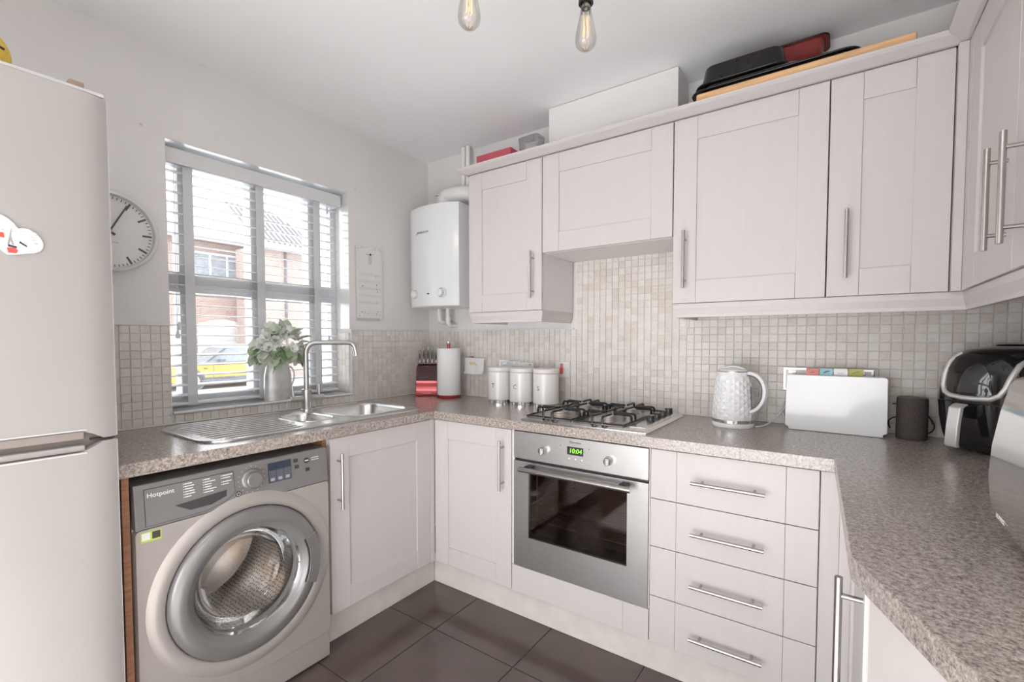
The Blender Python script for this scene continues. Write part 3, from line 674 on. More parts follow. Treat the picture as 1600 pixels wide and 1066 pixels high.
build('hinge_cover', MB().box(.60, .65, FY1-.065, FY1-.035, 1.8975, 1.922), 'brown_clip', fg, bevel=.004)
# yellow ball and magnet
yb = thing('yellow_plush_ball', 'yellow round plush toy on top of the fridge freezer', 'toy', (.50, -2.06, 1.8975))
def ballz(c, r, n=18): return [(max(.0004, r*math.sin(PI*i/n)), -r*math.cos(PI*i/n)) for i in range(n+1)]
build('ball', MB().lathe(ballz(None, .072), (.50, -2.055, 1.970), 28), 'yellow_plush', yb, smooth=80)
def onball(mb, th, z, s=1.01):
    r = math.sqrt(.072**2-z*z)*s; return (.50+r*math.cos(th), -2.055+r*math.sin(th), 1.970+z*s)
split('stitched_mark', MB().tube([onball(None, t, .045-.02*(t-.2)) for t in (.2, .35, .5, .62)], .0035, 6).tube([onball(None, t, .008) for t in (.45, .6, .8)], .003, 6), 'ink', yb)
mg = thing('fridge_magnet', 'white printed cloud-shaped magnet on the fridge door', 'magnet', (FX, -2.04, 1.45))
cl = [(-2.04+px_*.00101, 1.5435-(py_-335)*.00141) for px_, py_ in ((-14, 338), (-6, 335), (4, 336), (12, 340), (20, 346), (27, 354), (34, 352.5), (44, 352.5), (55, 357.5), (63, 365), (67.5, 373), (67, 381), (62, 387), (52, 391.5), (36, 394), (20, 397.5), (9, 398.5), (2, 394), (-6, 388), (-16, 382), (-24, 370), (-25, 355), (-21, 344))]
build('board', MB().prism(cl, FX+.0006, FX+.004, 'x'), 'paper_flat', mg)
mk_ = MB(); random.seed(5)
for i in range(46):
    y = random.uniform(-2.09, -1.985); z = 1.478+random.uniform(-.012, .05)-.25*(y+2.04)
    if (y+1.997)**2+(z-1.493)**2 < .024**2 or (y+2.035)**2+(z-1.508)**2 < .022**2: mk_.box(FX+.0041, FX+.0044, y, y+random.uniform(.004, .010), z, z+.0008)
build('printed_line', mk_, 'ink_grey', mg)['kind'] = 'stuff'
build('printed_tower', MB().prism([(-2.031, 1.478), (-2.028, 1.478), (-2.0255, 1.487), (-2.023, 1.478), (-2.020, 1.478), (-2.0245, 1.497), (-2.0235, 1.518), (-2.0275, 1.497)], FX+.0041, FX+.0046, 'x'), 'ink_grey', mg)
split('printed_red_patch', MB().prism([(-2.030, 1.459), (-2.017, 1.459), (-2.014, 1.466), (-2.020, 1.472), (-2.032, 1.470)], FX+.0041, FX+.0046, 'x').prism([(-2.06, 1.494), (-2.035, 1.492), (-2.036, 1.503), (-2.06, 1.505)], FX+.0041, FX+.0046, 'x'), 'red_switch', mg)
split('printed_bar', MB().prism([(-2.030, 1.473), (-2.016, 1.471), (-2.016, 1.475), (-2.03, 1.478)], FX+.0041, FX+.0046, 'x').prism([(-2.012, 1.484), (-2.000, 1.476), (-1.999, 1.479), (-2.011, 1.488)], FX+.0041, FX+.0046, 'x'), 'ink', mg)

# ------------------------------------------------------------------ venetian blind
bl = thing('venetian_blind', 'white slatted venetian blind hanging in the window recess', 'blind', (-.05, -1.05, .97))
BY0, BY1 = WY0+.006, -.648
build('valance', MB().box(-.046, -.032, BY0, BY1, 2.0, 2.062).box(-.105, -.046, BY1-.012, BY1, 2.0, 2.062).box(-.105, -.046, BY0, BY0+.012, 2.0, 2.062), 'blind_white', bl, bevel=.002)
build('head_rail', MB().box(-.105, -.052, BY0+.014, BY1-.014, 2.004, 2.024), 'upvc', bl)
ns = 23; zt, zl = 1.978, 1.020; tilt = math.radians(6)
sm = MB()
lp = []
for y in (-(BY1-BY0-.02)/2, (BY1-BY0-.02)/2):
    L_ = []
    for s_, th in ((1, .0014), (-1, -.0014)):
        for k in (range(7) if s_ > 0 else range(6, -1, -1)):
            u = -.025+.05*k/6; cr = .0022*(1-(2*k/6-1)**2); L_.append((u*math.cos(tilt), y, cr+th-u*math.sin(tilt)))
    lp.append(L_)
sm.loft(lp); sme = sm.mesh('slat', 40)
for i in range(ns): link('slat', sme, 'blind_white', bl, (-.079, (BY0+BY1)/2, zt-(zt-zl)*i/(ns-1)))
build('bottom_rail', MB().box(-.104, -.054, BY0+.01, BY1-.01, .978, .990), 'blind_white', bl, bevel=.003)
for y in (-1.388, -1.083, -.783):
    build('ladder_tape', MB().box(-.0525, -.0515, y-.019, y+.019, .974, 2.0).box(-.1065, -.1055, y-.019, y+.019, .974, 2.0).box(-.1055, -.0525, y-.019, y+.019, .9765, .9775), 'tape_fabric', bl)
for y, z in ((-1.440, 1.303), (-1.434, 1.338)):
    build('pull_cord', MB().cyl((-.0455, y-.003, z), (-.0455, y, 2.004), .0009, 6), 'tape_fabric', bl)
    build('cord_tassel', MB().lathe([(.002, .036), (.005, .03), (.0085, .004), (.008, 0), (.001, 0)], (-.042, y-.003, z-.036), 12), 'blind_white', bl, smooth=50)
build('pull_cord', MB().cyl((-.0455, -.725, 1.285), (-.0455, -.725, 2.004), .0009, 6), 'tape_fabric', bl)
build('cord_tassel', MB().lathe([(.002, .036), (.005, .03), (.0085, .004), (.008, 0), (.001, 0)], (-.042, -.725, 1.25), 12), 'blind_white', bl, smooth=50)
build('tilt_wand_hook', MB().cyl((-.0455, -.725, 1.95), (-.0455, -.725, 1.985), .006), 'blind_white', bl)

# ------------------------------------------------------------------ sink and tap
sk = thing('sink', 'stainless steel inset sink with one and a half bowls and drainer', 'sink', (.32, -1.08, .91))
so_ = rrect(.082, .557, -1.580, -.568, .10, 10)
B1 = rrect(.150, .498, -.965, -.612, .075, 8); B2 = rrect(.195, .455, -1.170, -1.005, .06, 8)
def inset(lp, k, c=None):
    cx = sum(p[0] for p in lp)/len(lp); cy = sum(p[1] for p in lp)/len(lp); return [(cx+(p[0]-cx)*k, cy+(p[1]-cy)*k) for p in lp]
ZS = .9185
s = MB(); s.loft([[(*p, .9105) for p in so_], [(*p, .9165) for p in inset(so_, .998)], [(*p, ZS) for p in inset(so_, .99)], [(*p, ZS) for p in inset(so_, .975)], [(*p, .9155) for p in inset(so_, .965)]], True, False, False)
in_ = inset(so_, .965)
s.fill(in_, [B1, B2], lambda a, b: (a, b, .9155))
build('deck', s, 'steel_sink', sk, smooth=40)
def bowl(nm, lp, dep):
    b = MB().loft([[(*p, .9155) for p in lp], [(*p, .9185) for p in inset(lp, .988)], [(*p, .9165) for p in inset(lp, .97)], [(*p, .905) for p in inset(lp, .955)], [(*p, .9155-dep+.03) for p in inset(lp, .90)], [(*p, .9155-dep+.006) for p in inset(lp, .84)], [(*p, .9155-dep) for p in inset(lp, .72)]], True, False, True)
    o = build(nm, b, 'steel_sink', sk, smooth=50); cx = sum(p[0] for p in lp)/len(lp); cy = sum(p[1] for p in lp)/len(lp)
    build('waste', MB().lathe([(.036, 0), (.036, .002), (.026, .003), (.024, .0012), (.0005, .0012)], (cx, cy, .9157-dep), 24), 'chrome', o, smooth=50)
bowl('main_bowl', B1, .15); bowl('half_bowl', B2, .11)
for i in range(10):
    x = .150+.0405*i
    if .13 < x < .53:
        y0 = -1.535+(.03 if i in (0, 9) else 0)
        pts = [(x, y0, .9158), (x, y0+.02, .9172), (x, -1.235-(.0), .9172), (x, -1.215, .9158)]
        build('drainer_ridge', MB().tube(pts, [.001, .0032, .0032, .001], 8), 'steel_sink', sk, smooth=60)
tp = thing('mixer_tap', 'brushed steel mixer tap with a swan-neck spout behind the sink', 'tap', (.102, -.958, .9185))
TX, TY = .115, -.958
build('base_ring', MB().lathe([(.031, .0), (.031, .004), (.027, .006), (.0255, .007)], (TX, TY, .9156), 24, cap0=True, cap1=True), 'chrome', tp, smooth=40)
build('body', MB().cyl((TX, TY, .922), (TX, TY, 1.018), .0235, 24), 'steel', tp, bevel=.002, smooth=40)
sp = smoothpath([(TX, TY, 1.016), (TX, TY, 1.248), (TX+.10, TY+.205, 1.248), (TX+.105, TY+.215, 1.180)], 8, .055)
build('spout', MB().tube(sp, .0128, 16), 'steel', tp, smooth=60)
cb = build('cross_bar', MB().cyl((TX, TY-.082, .975), (TX, TY+.082, .975), .0125, 20), 'steel', tp, smooth=40)
for sg in (-1, 1):
    build('end_cap', MB().cyl((TX, TY+sg*.0822, .975), (TX, TY+sg*.088, .975), .0135, 20), 'chrome', tp, smooth=40)
    build('lever', MB().tube([(TX+.001, TY+sg*.068, .985), (TX-.004, TY+sg*.070, 1.038)], [.0048, .0055], 10), 'steel', tp, smooth=40)
build('plug_chain', MB().tube([(.05, -.985, 1.06), (.055, -1.01, .99), (.065, -1.035, .9165)], .0012, 6), 'chrome', tp)

# ------------------------------------------------------------------ jug and flowers on the sill
JX, JY, JZ = -.016, -1.030, WZ0+.0115
jg = thing('metal_jug', 'galvanised metal jug standing on the window ledge', 'jug', (JX, JY, JZ))
jl = []
for r, h in ((.066, .0), (.067, .004), (.0685, .06), (.067, .12), (.058, .165), (.054, .183)):
    jl.append((r, h))
build('body', MB().lathe(jl+[(.052, .183), (.056, .16), (.064, .12), (.0655, .06), (.064, .006), (.0005, .006)], (JX, JY, JZ), 36, cap0=True, sx=.54), 'galvanised', jg, smooth=50)
build('spout', MB().loft([[(JX+.010, JY-.048, JZ+.184), (JX+.027, JY-.015, JZ+.184), (JX+.034, JY-.030, JZ+.181), (JX+.020, JY-.060, JZ+.181)], [(JX+.026, JY-.042, JZ+.132), (JX+.028, JY-.036, JZ+.132), (JX+.031, JY-.041, JZ+.130), (JX+.029, JY-.046, JZ+.130)]]), 'galvanised', jg, bevel=.002)
build('handle', MB().tube(bez((JX-.010, JY+.050, JZ+.165), (JX-.01, JY+.10, JZ+.17), (JX-.012, JY+.105, JZ+.08), (JX-.014, JY+.058, JZ+.05)), .0045, 8), 'galvanised', jg, smooth=60)
fb = thing('flower_bunch', 'bunch of artificial white hydrangea-like flowers with green leaves in the metal jug', 'flowers', (JX, JY, JZ+.02), None)
random.seed(11)
def leafmesh(nm, mat, w_, l_, cup):
    mb = MB(); n = 6; rows = []
    for i in range(n+1):
        t = i/n; wd = w_*math.sin(PI*min(1, t*.92+.06))**.8*(1 if i < n else .05); rows.append([(-wd, l_*t, cup*wd*1.2-.18*l_*t*t), (0, l_*t, -.18*l_*t*t), (wd, l_*t, cup*wd*1.2-.18*l_*t*t)])
    mb.loft(rows, False, False, False); m = mb.mesh(nm, 80); m.materials.append(MATS[mat]); return m
lg = leafmesh('leaf', 'leaf_green', .024, .066, .35); lpale = leafmesh('leaf', 'leaf_pale', .025, .060, .3)
def blossom(nm, mat):
    mb = MB()
    for k in range(6):
        t = 2*PI*k/6; q = Matrix.Rotation(t, 4, 'Z')
        for j in range(2):
            el = .25+.75*j
            pp = [(0, .004, 0), (-.013, .018, .004), (-.011, .032, .0), (0, .038, -.003), (.011, .032, 0), (.013, .018, .004)]
            R = Matrix.Rotation(t+j*.5, 4, 'Z') @ Matrix.Rotation(el, 4, 'X'); mb.add([tuple(R @ Vector(p)) for p in pp], [tuple(range(6))])
    m = mb.mesh(nm, 0); m.materials.append(MATS[mat]); return m
bw = blossom('blossom', 'petal'); bp_ = blossom('blossom', 'leaf_pale')
def addp(nm, me, dirv, rad, cz, spin):
    o = link(nm, me, None, fb, Vector((JX, JY, cz))+Vector(dirv)*rad)
    return o
CZ = JZ+.255
for k in range(110):
    th = random.uniform(0, 2*PI); ph = random.uniform(-.45, 1.35) if k < 52 else random.uniform(-.6, .2)
    dv = Vector((math.cos(th)*math.cos(ph)*.62+.18, math.sin(th)*math.cos(ph), math.sin(ph)*.85))
    if dv.x < -.10: continue
    low = ph < .25
    if low and random.random() < .55: me, nm, rad = lg, 'leaf', random.uniform(.045, .085)
    else:
        r_ = random.random(); me, nm = (bw, 'blossom') if r_ < .66 else (bp_, 'blossom') if r_ < .82 else (lpale, 'leaf'); rad = random.uniform(.075, .105)
    loc = Vector((JX, JY, CZ))+dv*rad*1.05
    o = link(nm, me, None, fb, loc)
    z = dv.normalized(); o.scale = (random.uniform(1.0, 1.3),)*3
    if nm == 'leaf':
        yv = (z+Vector((0, 0, -.5 if low else .1))).normalized(); xv = yv.cross(Vector((.3, .2, 1))).normalized(); zv = xv.cross(yv)
    else:
        zv = (z+Vector((.5, -.4, .3))).normalized(); xv = zv.cross(Vector((0, .2, 1))).normalized(); yv = zv.cross(xv)
    M = Matrix((xv, yv, zv)).transposed(); o.rotation_euler = M.to_euler()
for k in range(7):
    t = 2*PI*k/7; build('stem', MB().tube([(JX+.01*math.cos(t), JY+.01*math.sin(t), JZ+.02), (JX+.025*math.cos(t), JY+.025*math.sin(t), JZ+.17), (JX+.06*math.cos(t)*.7, JY+.06*math.sin(t), JZ+.27)], .0022, 6), 'leaf_green', fb)

# ------------------------------------------------------------------ wall clock and calendar
ck = thing('wall_clock', 'round white station clock with a grey metal rim beside the window', 'clock', (.0, -1.674, 1.517))
KY, KZ, KR = -1.674, 1.667, .150
build('rim', MB(FL).lathe([(KR, .0005), (KR, .030), (KR-.004, .034), (KR-.012, .034), (KR-.0145, .028), (KR-.0145, .010)], (KY, 0, KZ), 64, 'y', True), 'satin_silver', ck, smooth=50)
build('face', MB(FL).lathe([(KR-.0145, .012), (.0005, .012)], (KY, 0, KZ), 48, 'y'), 'clock_face', ck)
for i in range(60):
    t = 2*PI*i/60; big = i % 5 == 0; r1 = KR-.018; r0 = r1-(.030 if big else .009); w_ = .0036 if big else .0014
    c_, s_ = math.sin(t), math.cos(t)
    q = [(KY+r_*c_+w__*s_, KZ+r_*s_-w__*c_) for r_, w__ in ((r0, w_), (r1, w_), (r1, -w_), (r0, -w_))]
    build('hour_mark' if big else 'minute_mark', MB(FL).loft([[(a, .0122, b) for a, b in q], [(a, .013, b) for a, b in q]]), 'clock_mark', ck)
def hand(nm, t, L, w_, d_):
    c_, s_ = math.sin(t), math.cos(t); q = [(KY+r_*c_+w__*s_, KZ+r_*s_-w__*c_) for r_, w__ in ((-.02, w_), (L, w_*.8), (L, -w_*.8), (-.02, -w_))]
    build(nm, MB(FL).loft([[(a, d_, b) for a, b in q], [(a, d_+.0012, b) for a, b in q]]), 'clock_mark', ck)
hand('minute_hand', 2*PI*4.6/60, .118, .0034, .017); hand('hour_hand', 2*PI*(10.07)/12, .078, .0045, .0150)
build('centre_boss', MB(FL).cyl((KY, .0122, KZ), (KY, .0195, KZ), .007), 'nickel', ck)
build('maker_print', MB(FL).box(KY+.008, KY+.028, .0122, .0127, KZ-.040, KZ-.038), 'ink_grey', ck)
ca = thing('wall_calendar', 'slim white family calendar with speckled borders hung beside the boiler', 'calendar', (.005, -.49, 1.375), None)
build('back_board', MB(FL).box(-.582, -.414, .0008, .006, 1.375, 1.795), 'ink_beige', ca)
build('page', MB(FL).box(-.577, -.399, .0062, .011, 1.388, 1.803), 'paper_flat', ca)
for i in range(5): build('ruled_band', MB(FL).box(-.565, -.411, .0111, .0114, 1.47+.041*i, 1.485+.041*i), 'ruled_tint', ca)
sp_ = MB(FL); random.seed(9)
for i in range(120):
    a = random.uniform(-.572, -.404); z = random.choice([random.uniform(1.395, 1.43), random.uniform(1.785, 1.80), random.uniform(1.66, 1.79)])
    if 1.66 < z < 1.785 and -.55 < a < -.425: continue
    r_ = random.uniform(.0008, .0018); sp_.box(a-r_, a+r_, .0111, .0114, z-r_, z+r_)
for (a, z) in ((-.44, 1.585), (-.44, 1.56), (-.436, 1.545), (-.54, 1.572), (-.445, 1.48), (-.445, 1.635)): sp_.box(a-.003, a+.003, .0111, .0114, z-.003, z+.003)
build('speckle_print', sp_, 'ink', ca)['kind'] = 'stuff'
build('motif_print', MB(FL).prism([(-.497, 1.70), (-.475, 1.70), (-.475, 1.755), (-.485, 1.765), (-.497, 1.755)], .0111, .0115, 'y').prism([(-.515, 1.752), (-.455, 1.758), (-.455, 1.764), (-.515, 1.76)], .0111, .0115, 'y'), 'ink_beige', ca)
build('motif_dot', MB(FL).lathe([(.007, .0111), (.006, .0118)], (-.484, 0, 1.758), 12, 'y', True, True), 'ink', ca)

# ------------------------------------------------------------------ boiler
br = thing('gas_boiler', 'white wall-hung gas boiler with two dials in the corner', 'boiler', (.275, -.14, 1.457))
def plan(z, k=0):
    pts = [(.076, -.001, z), (.474, -.001, z)]
    for i in range(13):
        t = i/12; x = .474-.398*t; pts.append((x, -(.232+.052*math.sin(PI*(.06+.88*t))**.9) if 0 < i < 12 else -.232, z))
    return pts
def planf(z, off=0): return [(x, y-off if y < -.01 else y, z) for x, y, z in plan(z)]
build('casing', MB().loft([plan(1.462), plan(2.048)]), 'white_gloss', br, smooth=28)
build('underside', MB().loft([[(x*.98+.0055, y*.97-.002, 1.4565) for x, y, z in plan(0)], [(x, y, 1.4618) for x, y, z in plan(0)]]), 'white_plastic', br)
fy = lambda x: -(.232+.052*math.sin(PI*(.06+.88*(.474-x)/.398))**.9)
for x in (.155, .375):
    kb = build('dial', MB(FB).lathe([(.031, .0), (.031, .004), (.027, .006), (.020, .007), (.019, .020), (.016, .022), (.0005, .022)], (x, -fy(x)-.001, 1.535), 28, 'y'), 'white_plastic', br, smooth=40)
    build('dial_ring', MB(FB).lathe([(.0265, .0062), (.0225, .0072)], (x, -fy(x)-.001, 1.535), 24, 'y'), 'ink_grey', kb)
build('status_display', MB(FB).box(.27, .287, -fy(.275)-.001, -fy(.275)+.0012, 1.529, 1.536), 'display_blue', br)
text('brand_lettering', 'WORCESTER', .0165, at(FB, .235, .2838, 1.895), 'ink', br, shear=.3)
build('brand_swoosh', MB(FB).prism([(.172, 1.888), (.19, 1.899), (.197, 1.907), (.183, 1.899)], -fy(.18)-.001, -fy(.18)+.0012, 'y'), 'ink', br)
el = smoothpath([(.275, -.12, 2.05), (.275, -.12, 2.115), (.275, .0, 2.115)], 6, .05)
build('flue_base', MB().lathe([(.068, 0), (.068, .03), (.06, .035)], (.275, -.13, 2.0485), 28, cap0=True, cap1=True), 'white_plastic', br, smooth=40)
build('flue_elbow', MB().tube(smoothpath([(.275, -.13, 2.075), (.275, -.13, 2.135), (.44, -.10, 2.135), (.44, -.002, 2.135)], 6, .05), .048, 20), 'white_plastic', br, smooth=50)
build('flue_cap', MB().lathe([(.02, 0), (.016, .006), (.0005, .006)], (.262, -.182, 2.13), 14, cap0=True), 'white_plastic', br)
for (x, y, z0) in ((.190, -.10, 1.375), (.245, -.08, 1.352)):
    build('pipe', MB().tube(smoothpath([(x, y, 1.458), (x, y, z0), (x+.004, -.0022, z0)], 5, .03), .0135, 14), 'white_plastic', br, smooth=50)
split('pipe_collar', MB().cyl((.190, -.10, 1.415), (.190, -.10, 1.44), .02).cyl((.245, -.08, 1.385), (.245, -.08, 1.40), .018), 'white_plastic', br, smooth=40)
tag(build('condensate_pipe', MB().cyl((.362, -.06, 2.19), (.362, -.06, H-.002), .014), 'white_plastic', smooth=40), 'white vertical pipe rising to the ceiling, nearer the boiler corner', 'pipe', 'pipes above the boiler')
tag(build('condensate_pipe', MB().cyl((.398, -.06, 2.19), (.398, -.06, H-.002), .014), 'white_plastic', smooth=40), 'white vertical pipe rising to the ceiling, nearer the red box', 'pipe', 'pipes above the boiler')

# ------------------------------------------------------------------ oven
ov = thing('built_in_oven', 'stainless steel built-in oven with a glass door below the hob', 'oven', (1.4, -.3, .268))
OA0, OA1 = 1.102, 1.7005; OD = .586
build('cavity', MB(FB).box(1.135, 1.150, .06, .555, .30, .72).box(1.655, 1.67, .06, .555, .30, .72).box(1.15, 1.655, .06, .07, .30, .72).box(1.15, 1.655, .07, .555, .30, .315).box(1.15, 1.655, .07, .555, .705, .72), 'oven_enamel', ov)
fc = build('control_panel', MB(FB).box(OA0, OA1, .56, OD, .7455, .864), 'steel_h', ov, bevel=.0015)
build('vent_gap', MB(FB).box(OA0+.004, OA1-.004, .556, OD-.012, .735, .7452), 'black_matt', ov)
WA, WB, WZa, WZb = 1.178, 1.620, .404, .690
op = MB(FB); oo = [(OA0, .2685), (OA1, .2685), (OA1, .7345), (OA0, .7345)]; hh = [(WA, WZa), (WB, WZa), (WB, WZb), (WA, WZb)]
for d_ in (.566, OD): op.fill(oo, [hh], lambda a, b, d_=d_: (a, d_, b))
for l in (oo, hh): op.loft([[(a, .566, b) for a, b in l], [(a, OD, b) for a, b in l]], True, False, False)
dor = build('oven_door', op, 'steel_h', ov)
build('door_glass', MB(FB).box(WA, WB, .572, .578, WZa, WZb), 'oven_glass', dor)
hb = build('door_handle', MB(FB).cyl((1.160, OD+.045, .712), (1.650, OD+.045, .712), .0115, 18), 'nickel', dor, smooth=40)
for a in (1.195, 1.615): build('handle_bracket', MB(FB).box(a-.014, a+.014, OD, OD+.04, .706, .726), 'black_matt', dor, bevel=.003)
for z in (.46, .53, .60):
    rk = MB(FB).tube([(1.16, .08, z), (1.16, .53, z), (1.645, .53, z), (1.645, .08, z)], .003, 6, True)
    if z < .6:
        for i in range(20): rk.cyl((1.16, .09+.022*i, z), (1.645, .09+.022*i, z), .0016, 5)
        build('wire_shelf', rk, 'oven_wire', ov)
build('grill_tray', MB(FB).box(1.17, 1.635, .10, .52, .395, .40).box(1.17, 1.635, .515, .52, .40, .42), 'black_gloss', ov)
for a in (1.156, 1.649):
    rr = MB(FB).cyl((a, .48, .36), (a, .48, .66), .0028, 6).cyl((a, .15, .36), (a, .15, .66), .0028, 6)
    for z in (.38, .44, .51, .58, .64): rr.cyl((a, .12, z), (a, .50, z), .0022, 6)
    build('side_rack', rr, 'oven_wire', ov)
for a in (1.256, 1.548):
    kn = build('knob', MB(FB).lathe([(.0175, 0), (.0175, .008), (.0155, .012), (.0150, .024), (.0135, .026), (.0005, .026)], (a, OD, .797), 24, 'y'), 'chrome', ov, smooth=40)
    build('knob_grip', MB(FB).box(a-.005, a+.005, OD+.025, OD+.034, .782, .812), 'nickel', kn, bevel=.002)
tk = MB(FB)
for i in range(9):
    t = PI*.5+2*PI*i/10*.9; tk.box(1.548+.029*math.cos(t)-.001, 1.548+.029*math.cos(t)+.001, OD, OD+.0005, .797+.029*math.sin(t)-.001, .797+.029*math.sin(t)+.001)
build('dial_print', tk, 'ink_grey', ov)['kind'] = 'stuff'
dp_ = build('clock_display', MB(FB).box(1.366, 1.438, OD, OD+.0012, .796, .829), 'black_gloss', ov)
text('clock_digits', '10:04', .026, at(FB, 1.403, OD+.0013, .8125), 'led_green', dp_, shear=.12)
for i in range(3): build('button', MB(FB).lathe([(.0045, 0), (.0045, .003), (.0005, .0035)], (1.374+.028*i, OD, .779), 14, 'y'), 'chrome', ov)
text('brand_lettering', 'Electrolux', .0125, at(FB, 1.402, OD+.0002, .8475), 'ink', ov)
for a in (1.335, 1.463): build('indicator', MB(FB).lathe([(.0028, 0), (.0005, .0015)], (a, OD, .829), 10, 'y'), 'red_dot', ov)

# ------------------------------------------------------------------ gas hob
hb = thing('gas_hob', 'stainless steel four-burner gas hob with black pan supports', 'hob', (1.4, -.32, .911))
HX0, HX1, HY0, HY1 = 1.120, 1.690, -.572, -.064
h = MB().loft([[(*p, .9105) for p in rrect(HX0, HX1, HY0, HY1, .012, 3)], [(*p, .9155) for p in rrect(HX0, HX1, HY0, HY1, .012, 3)], [(*p, .923) for p in rrect(HX0+.016, HX1-.016, HY0+.016, HY1-.016, .012, 3)]])
build('hob_plate', h, 'steel_sink', hb, smooth=25)
build('recess_panel', MB().box(HX0+.03, 1.592, HY0+.028, HY1-.02, .9231, .9242), 'steel', hb, bevel=.0005)
def burner(x, y, r):
    b = build('burner', MB().lathe([(r*1.15, 0), (r*1.15, .004), (r, .006), (r, .013), (r*.82, .015), (.0005, .015)], (x, y, .9243), 28), 'burner_alu', hb, smooth=40)
    build('burner_cap', MB().lathe([(r*.8, 0), (r*.8, .004), (r*.7, .0065), (.0005, .007)], (x, y, .9394), 28, cap0=True), 'burner_alu', b, smooth=40)
BX = (1.252, 1.480); BYY = (-.435, -.195)
burner(BX[0], BYY[0], .048); burner(BX[1], BYY[0], .030); burner(BX[0], BYY[1], .036); burner(BX[1], BYY[1], .036)
for gi in range(2):
    x0, x1 = (1.146, 1.358) if gi == 0 else (1.374, 1.586); cx = (x0+x1)/2
    g = MB(); zb_, zt_ = .9295, .957
    g.tube([(x0, HY0+.03, zb_), (x1, HY0+.03, zb_), (x1, HY1-.022, zb_), (x0, HY1-.022, zb_)], .0042, 6, True)
    gr = build('pan_support', g, 'black_iron', hb)
    for cy in BYY:
        for (ex, ey) in ((x0, cy), (x1, cy), (cx, cy-.115), (cx, cy+.115)):
            dx, dy = cx-ex, cy-ey; Ln = math.hypot(dx, dy); k_ = (Ln-.028)/Ln
            for s_ in (-.022, .022):
                ox, oy = (-dy/Ln*s_, dx/Ln*s_)
                p = smoothpath([(ex+ox, ey+oy, zb_-.002), (ex+ox, ey+oy, zt_), (ex+ox+dx*k_, ey+oy*.6+dy*k_, zt_-.001)], 4, .012)
                build('prong', MB().tube(p, .0052, 6), 'black_iron', gr, smooth=60)
    for px_, py_ in ((x0, HY0+.03), (x1, HY0+.03), (x1, HY1-.022), (x0, HY1-.022)): build('rubber_foot', MB().cyl((px_, py_, .9243), (px_, py_, zb_), .005, 8), 'black_matt', gr)
for i in range(4):
    y = -.345+.082*i; x = 1.628
    kn = build('control_knob', MB().lathe([(.020, 0), (.0205, .003), (.018, .006), (.0165, .024), (.015, .027), (.0005, .0275)], (x, y, .9212), 22), 'black_gloss', hb, smooth=40)
    build('knob_collar', MB().lathe([(.0235, 0), (.0235, .0022), (.02, .003)], (x, y, .9206), 22), 'chrome', kn)
    build('knob_pointer', MB().box(x-.002, x+.002, y-.015, y-.003, .9486, .9494), 'nickel', kn)
build('control_ridge', MB().prism([(1.598, .9232), (1.668, .9232), (1.655, .9256), (1.61, .9256)], HY0+.05, HY1-.03, 'y'), 'steel_sink', hb)

# ------------------------------------------------------------------ knife block, kitchen roll, canisters
KX, KYY = .148, -.150
u_ = Vector((.80, .60)).normalized(); n_ = Vector((u_.y, -u_.x))
FK = Fr((KX-.02, KYY+.005), tuple(u_), tuple(n_))
kb = thing('knife_block', 'glossy red knife block in the corner by the sink', 'knife block', (KX, KYY, .91))
blk = MB(FK).prism([(-.052, .9108), (.045, .9108), (.050, .94), (.012, 1.088), (-.035, 1.105), (-.05, 1.10)], -.068, .068, 'x') if False else MB(FK)
prof = [(-.060, .9108), (.052, .9108), (.056, .925), (.040, 1.005), (.0, 1.098), (-.052, 1.108)]
blk.loft([[(-.068, d_, z_) for d_, z_ in prof], [(.068, d_, z_) for d_, z_ in prof]])
build('block', blk, 'red_gloss', kb, bevel=.004)
ft = [(.0410, 1.006), (.0420, 1.0065), (.002, 1.0985), (.001, 1.098)]
build('dark_front', MB(FK).loft([[(-.064, d_, z_) for d_, z_ in ft], [(.064, d_, z_) for d_, z_ in ft]]), 'dark_red', kb)
build('brand_strip', MB(FK).loft([[(-.03, .0562, .929), (.03, .0562, .929), (.03, .0555, .932), (-.03, .0555, .932)], [(-.03, .057, .929), (.03, .057, .929), (.03, .0563, .932), (-.03, .0563, .932)]]), 'ink_white', kb)
build('slot_collar', MB(FK).box(-.066, .066, -.050, -.004, 1.1075, 1.1125), 'dark_red', kb, bevel=.002)
for i in range(5):
    a = -.052+.026*i; L = (.085, .108, .115, .108, .085)[i]
    kf = thing('kitchen_knife', ('leftmost', 'second from left', 'tallest middle', 'second from right', 'rightmost')[i]+' steel-handled knife in the red knife block', 'knife', FK((a, -.02, 1.114)), 'knives in the block')
    dz = lambda t: FW
    q = MB(FK).tube([(a, -.026, 1.1135), (a, -.028, 1.1135+L*.12), (a, -.032, 1.1135+L*.45), (a, -.038, 1.1135+L*.8), (a, -.042, 1.1135+L)], [.0055, .0065, .0095, .0088, .005], 12)
    hd_ = build('handle', q, 'nickel', kf, smooth=60)
    build('handle_inlay', MB(FK).tube([(a, -.0205, 1.1135+L*.22), (a, -.0225, 1.1135+L*.45), (a, -.030, 1.1135+L*.78)], [.0015, .004, .0015], 8), 'black_matt', kf, smooth=60)
    build('end_ring', MB(FK).tube([(a+.0035*math.cos(t), -.044-.001*math.sin(t), 1.1135+L+.004+.0045*math.sin(t)) for t in [2*PI*j/10 for j in range(10)]], .0012, 5, True), 'chrome', kf)
RXX, RYY = .315, -.150
th_ = thing('kitchen_roll_holder', 'red and chrome kitchen roll holder next to the knife block', 'roll holder', (RXX, RYY, .9105))
build('base', MB().lathe([(.072, 0), (.074, .003), (.074, .014), (.070, .018), (.01, .018)], (RXX, RYY, .9105), 36, cap0=True), 'red_gloss', th_, smooth=40)
build('pole', MB().cyl((RXX, RYY, .928), (RXX, RYY, 1.238), .0095), 'red_gloss', th_, smooth=40)
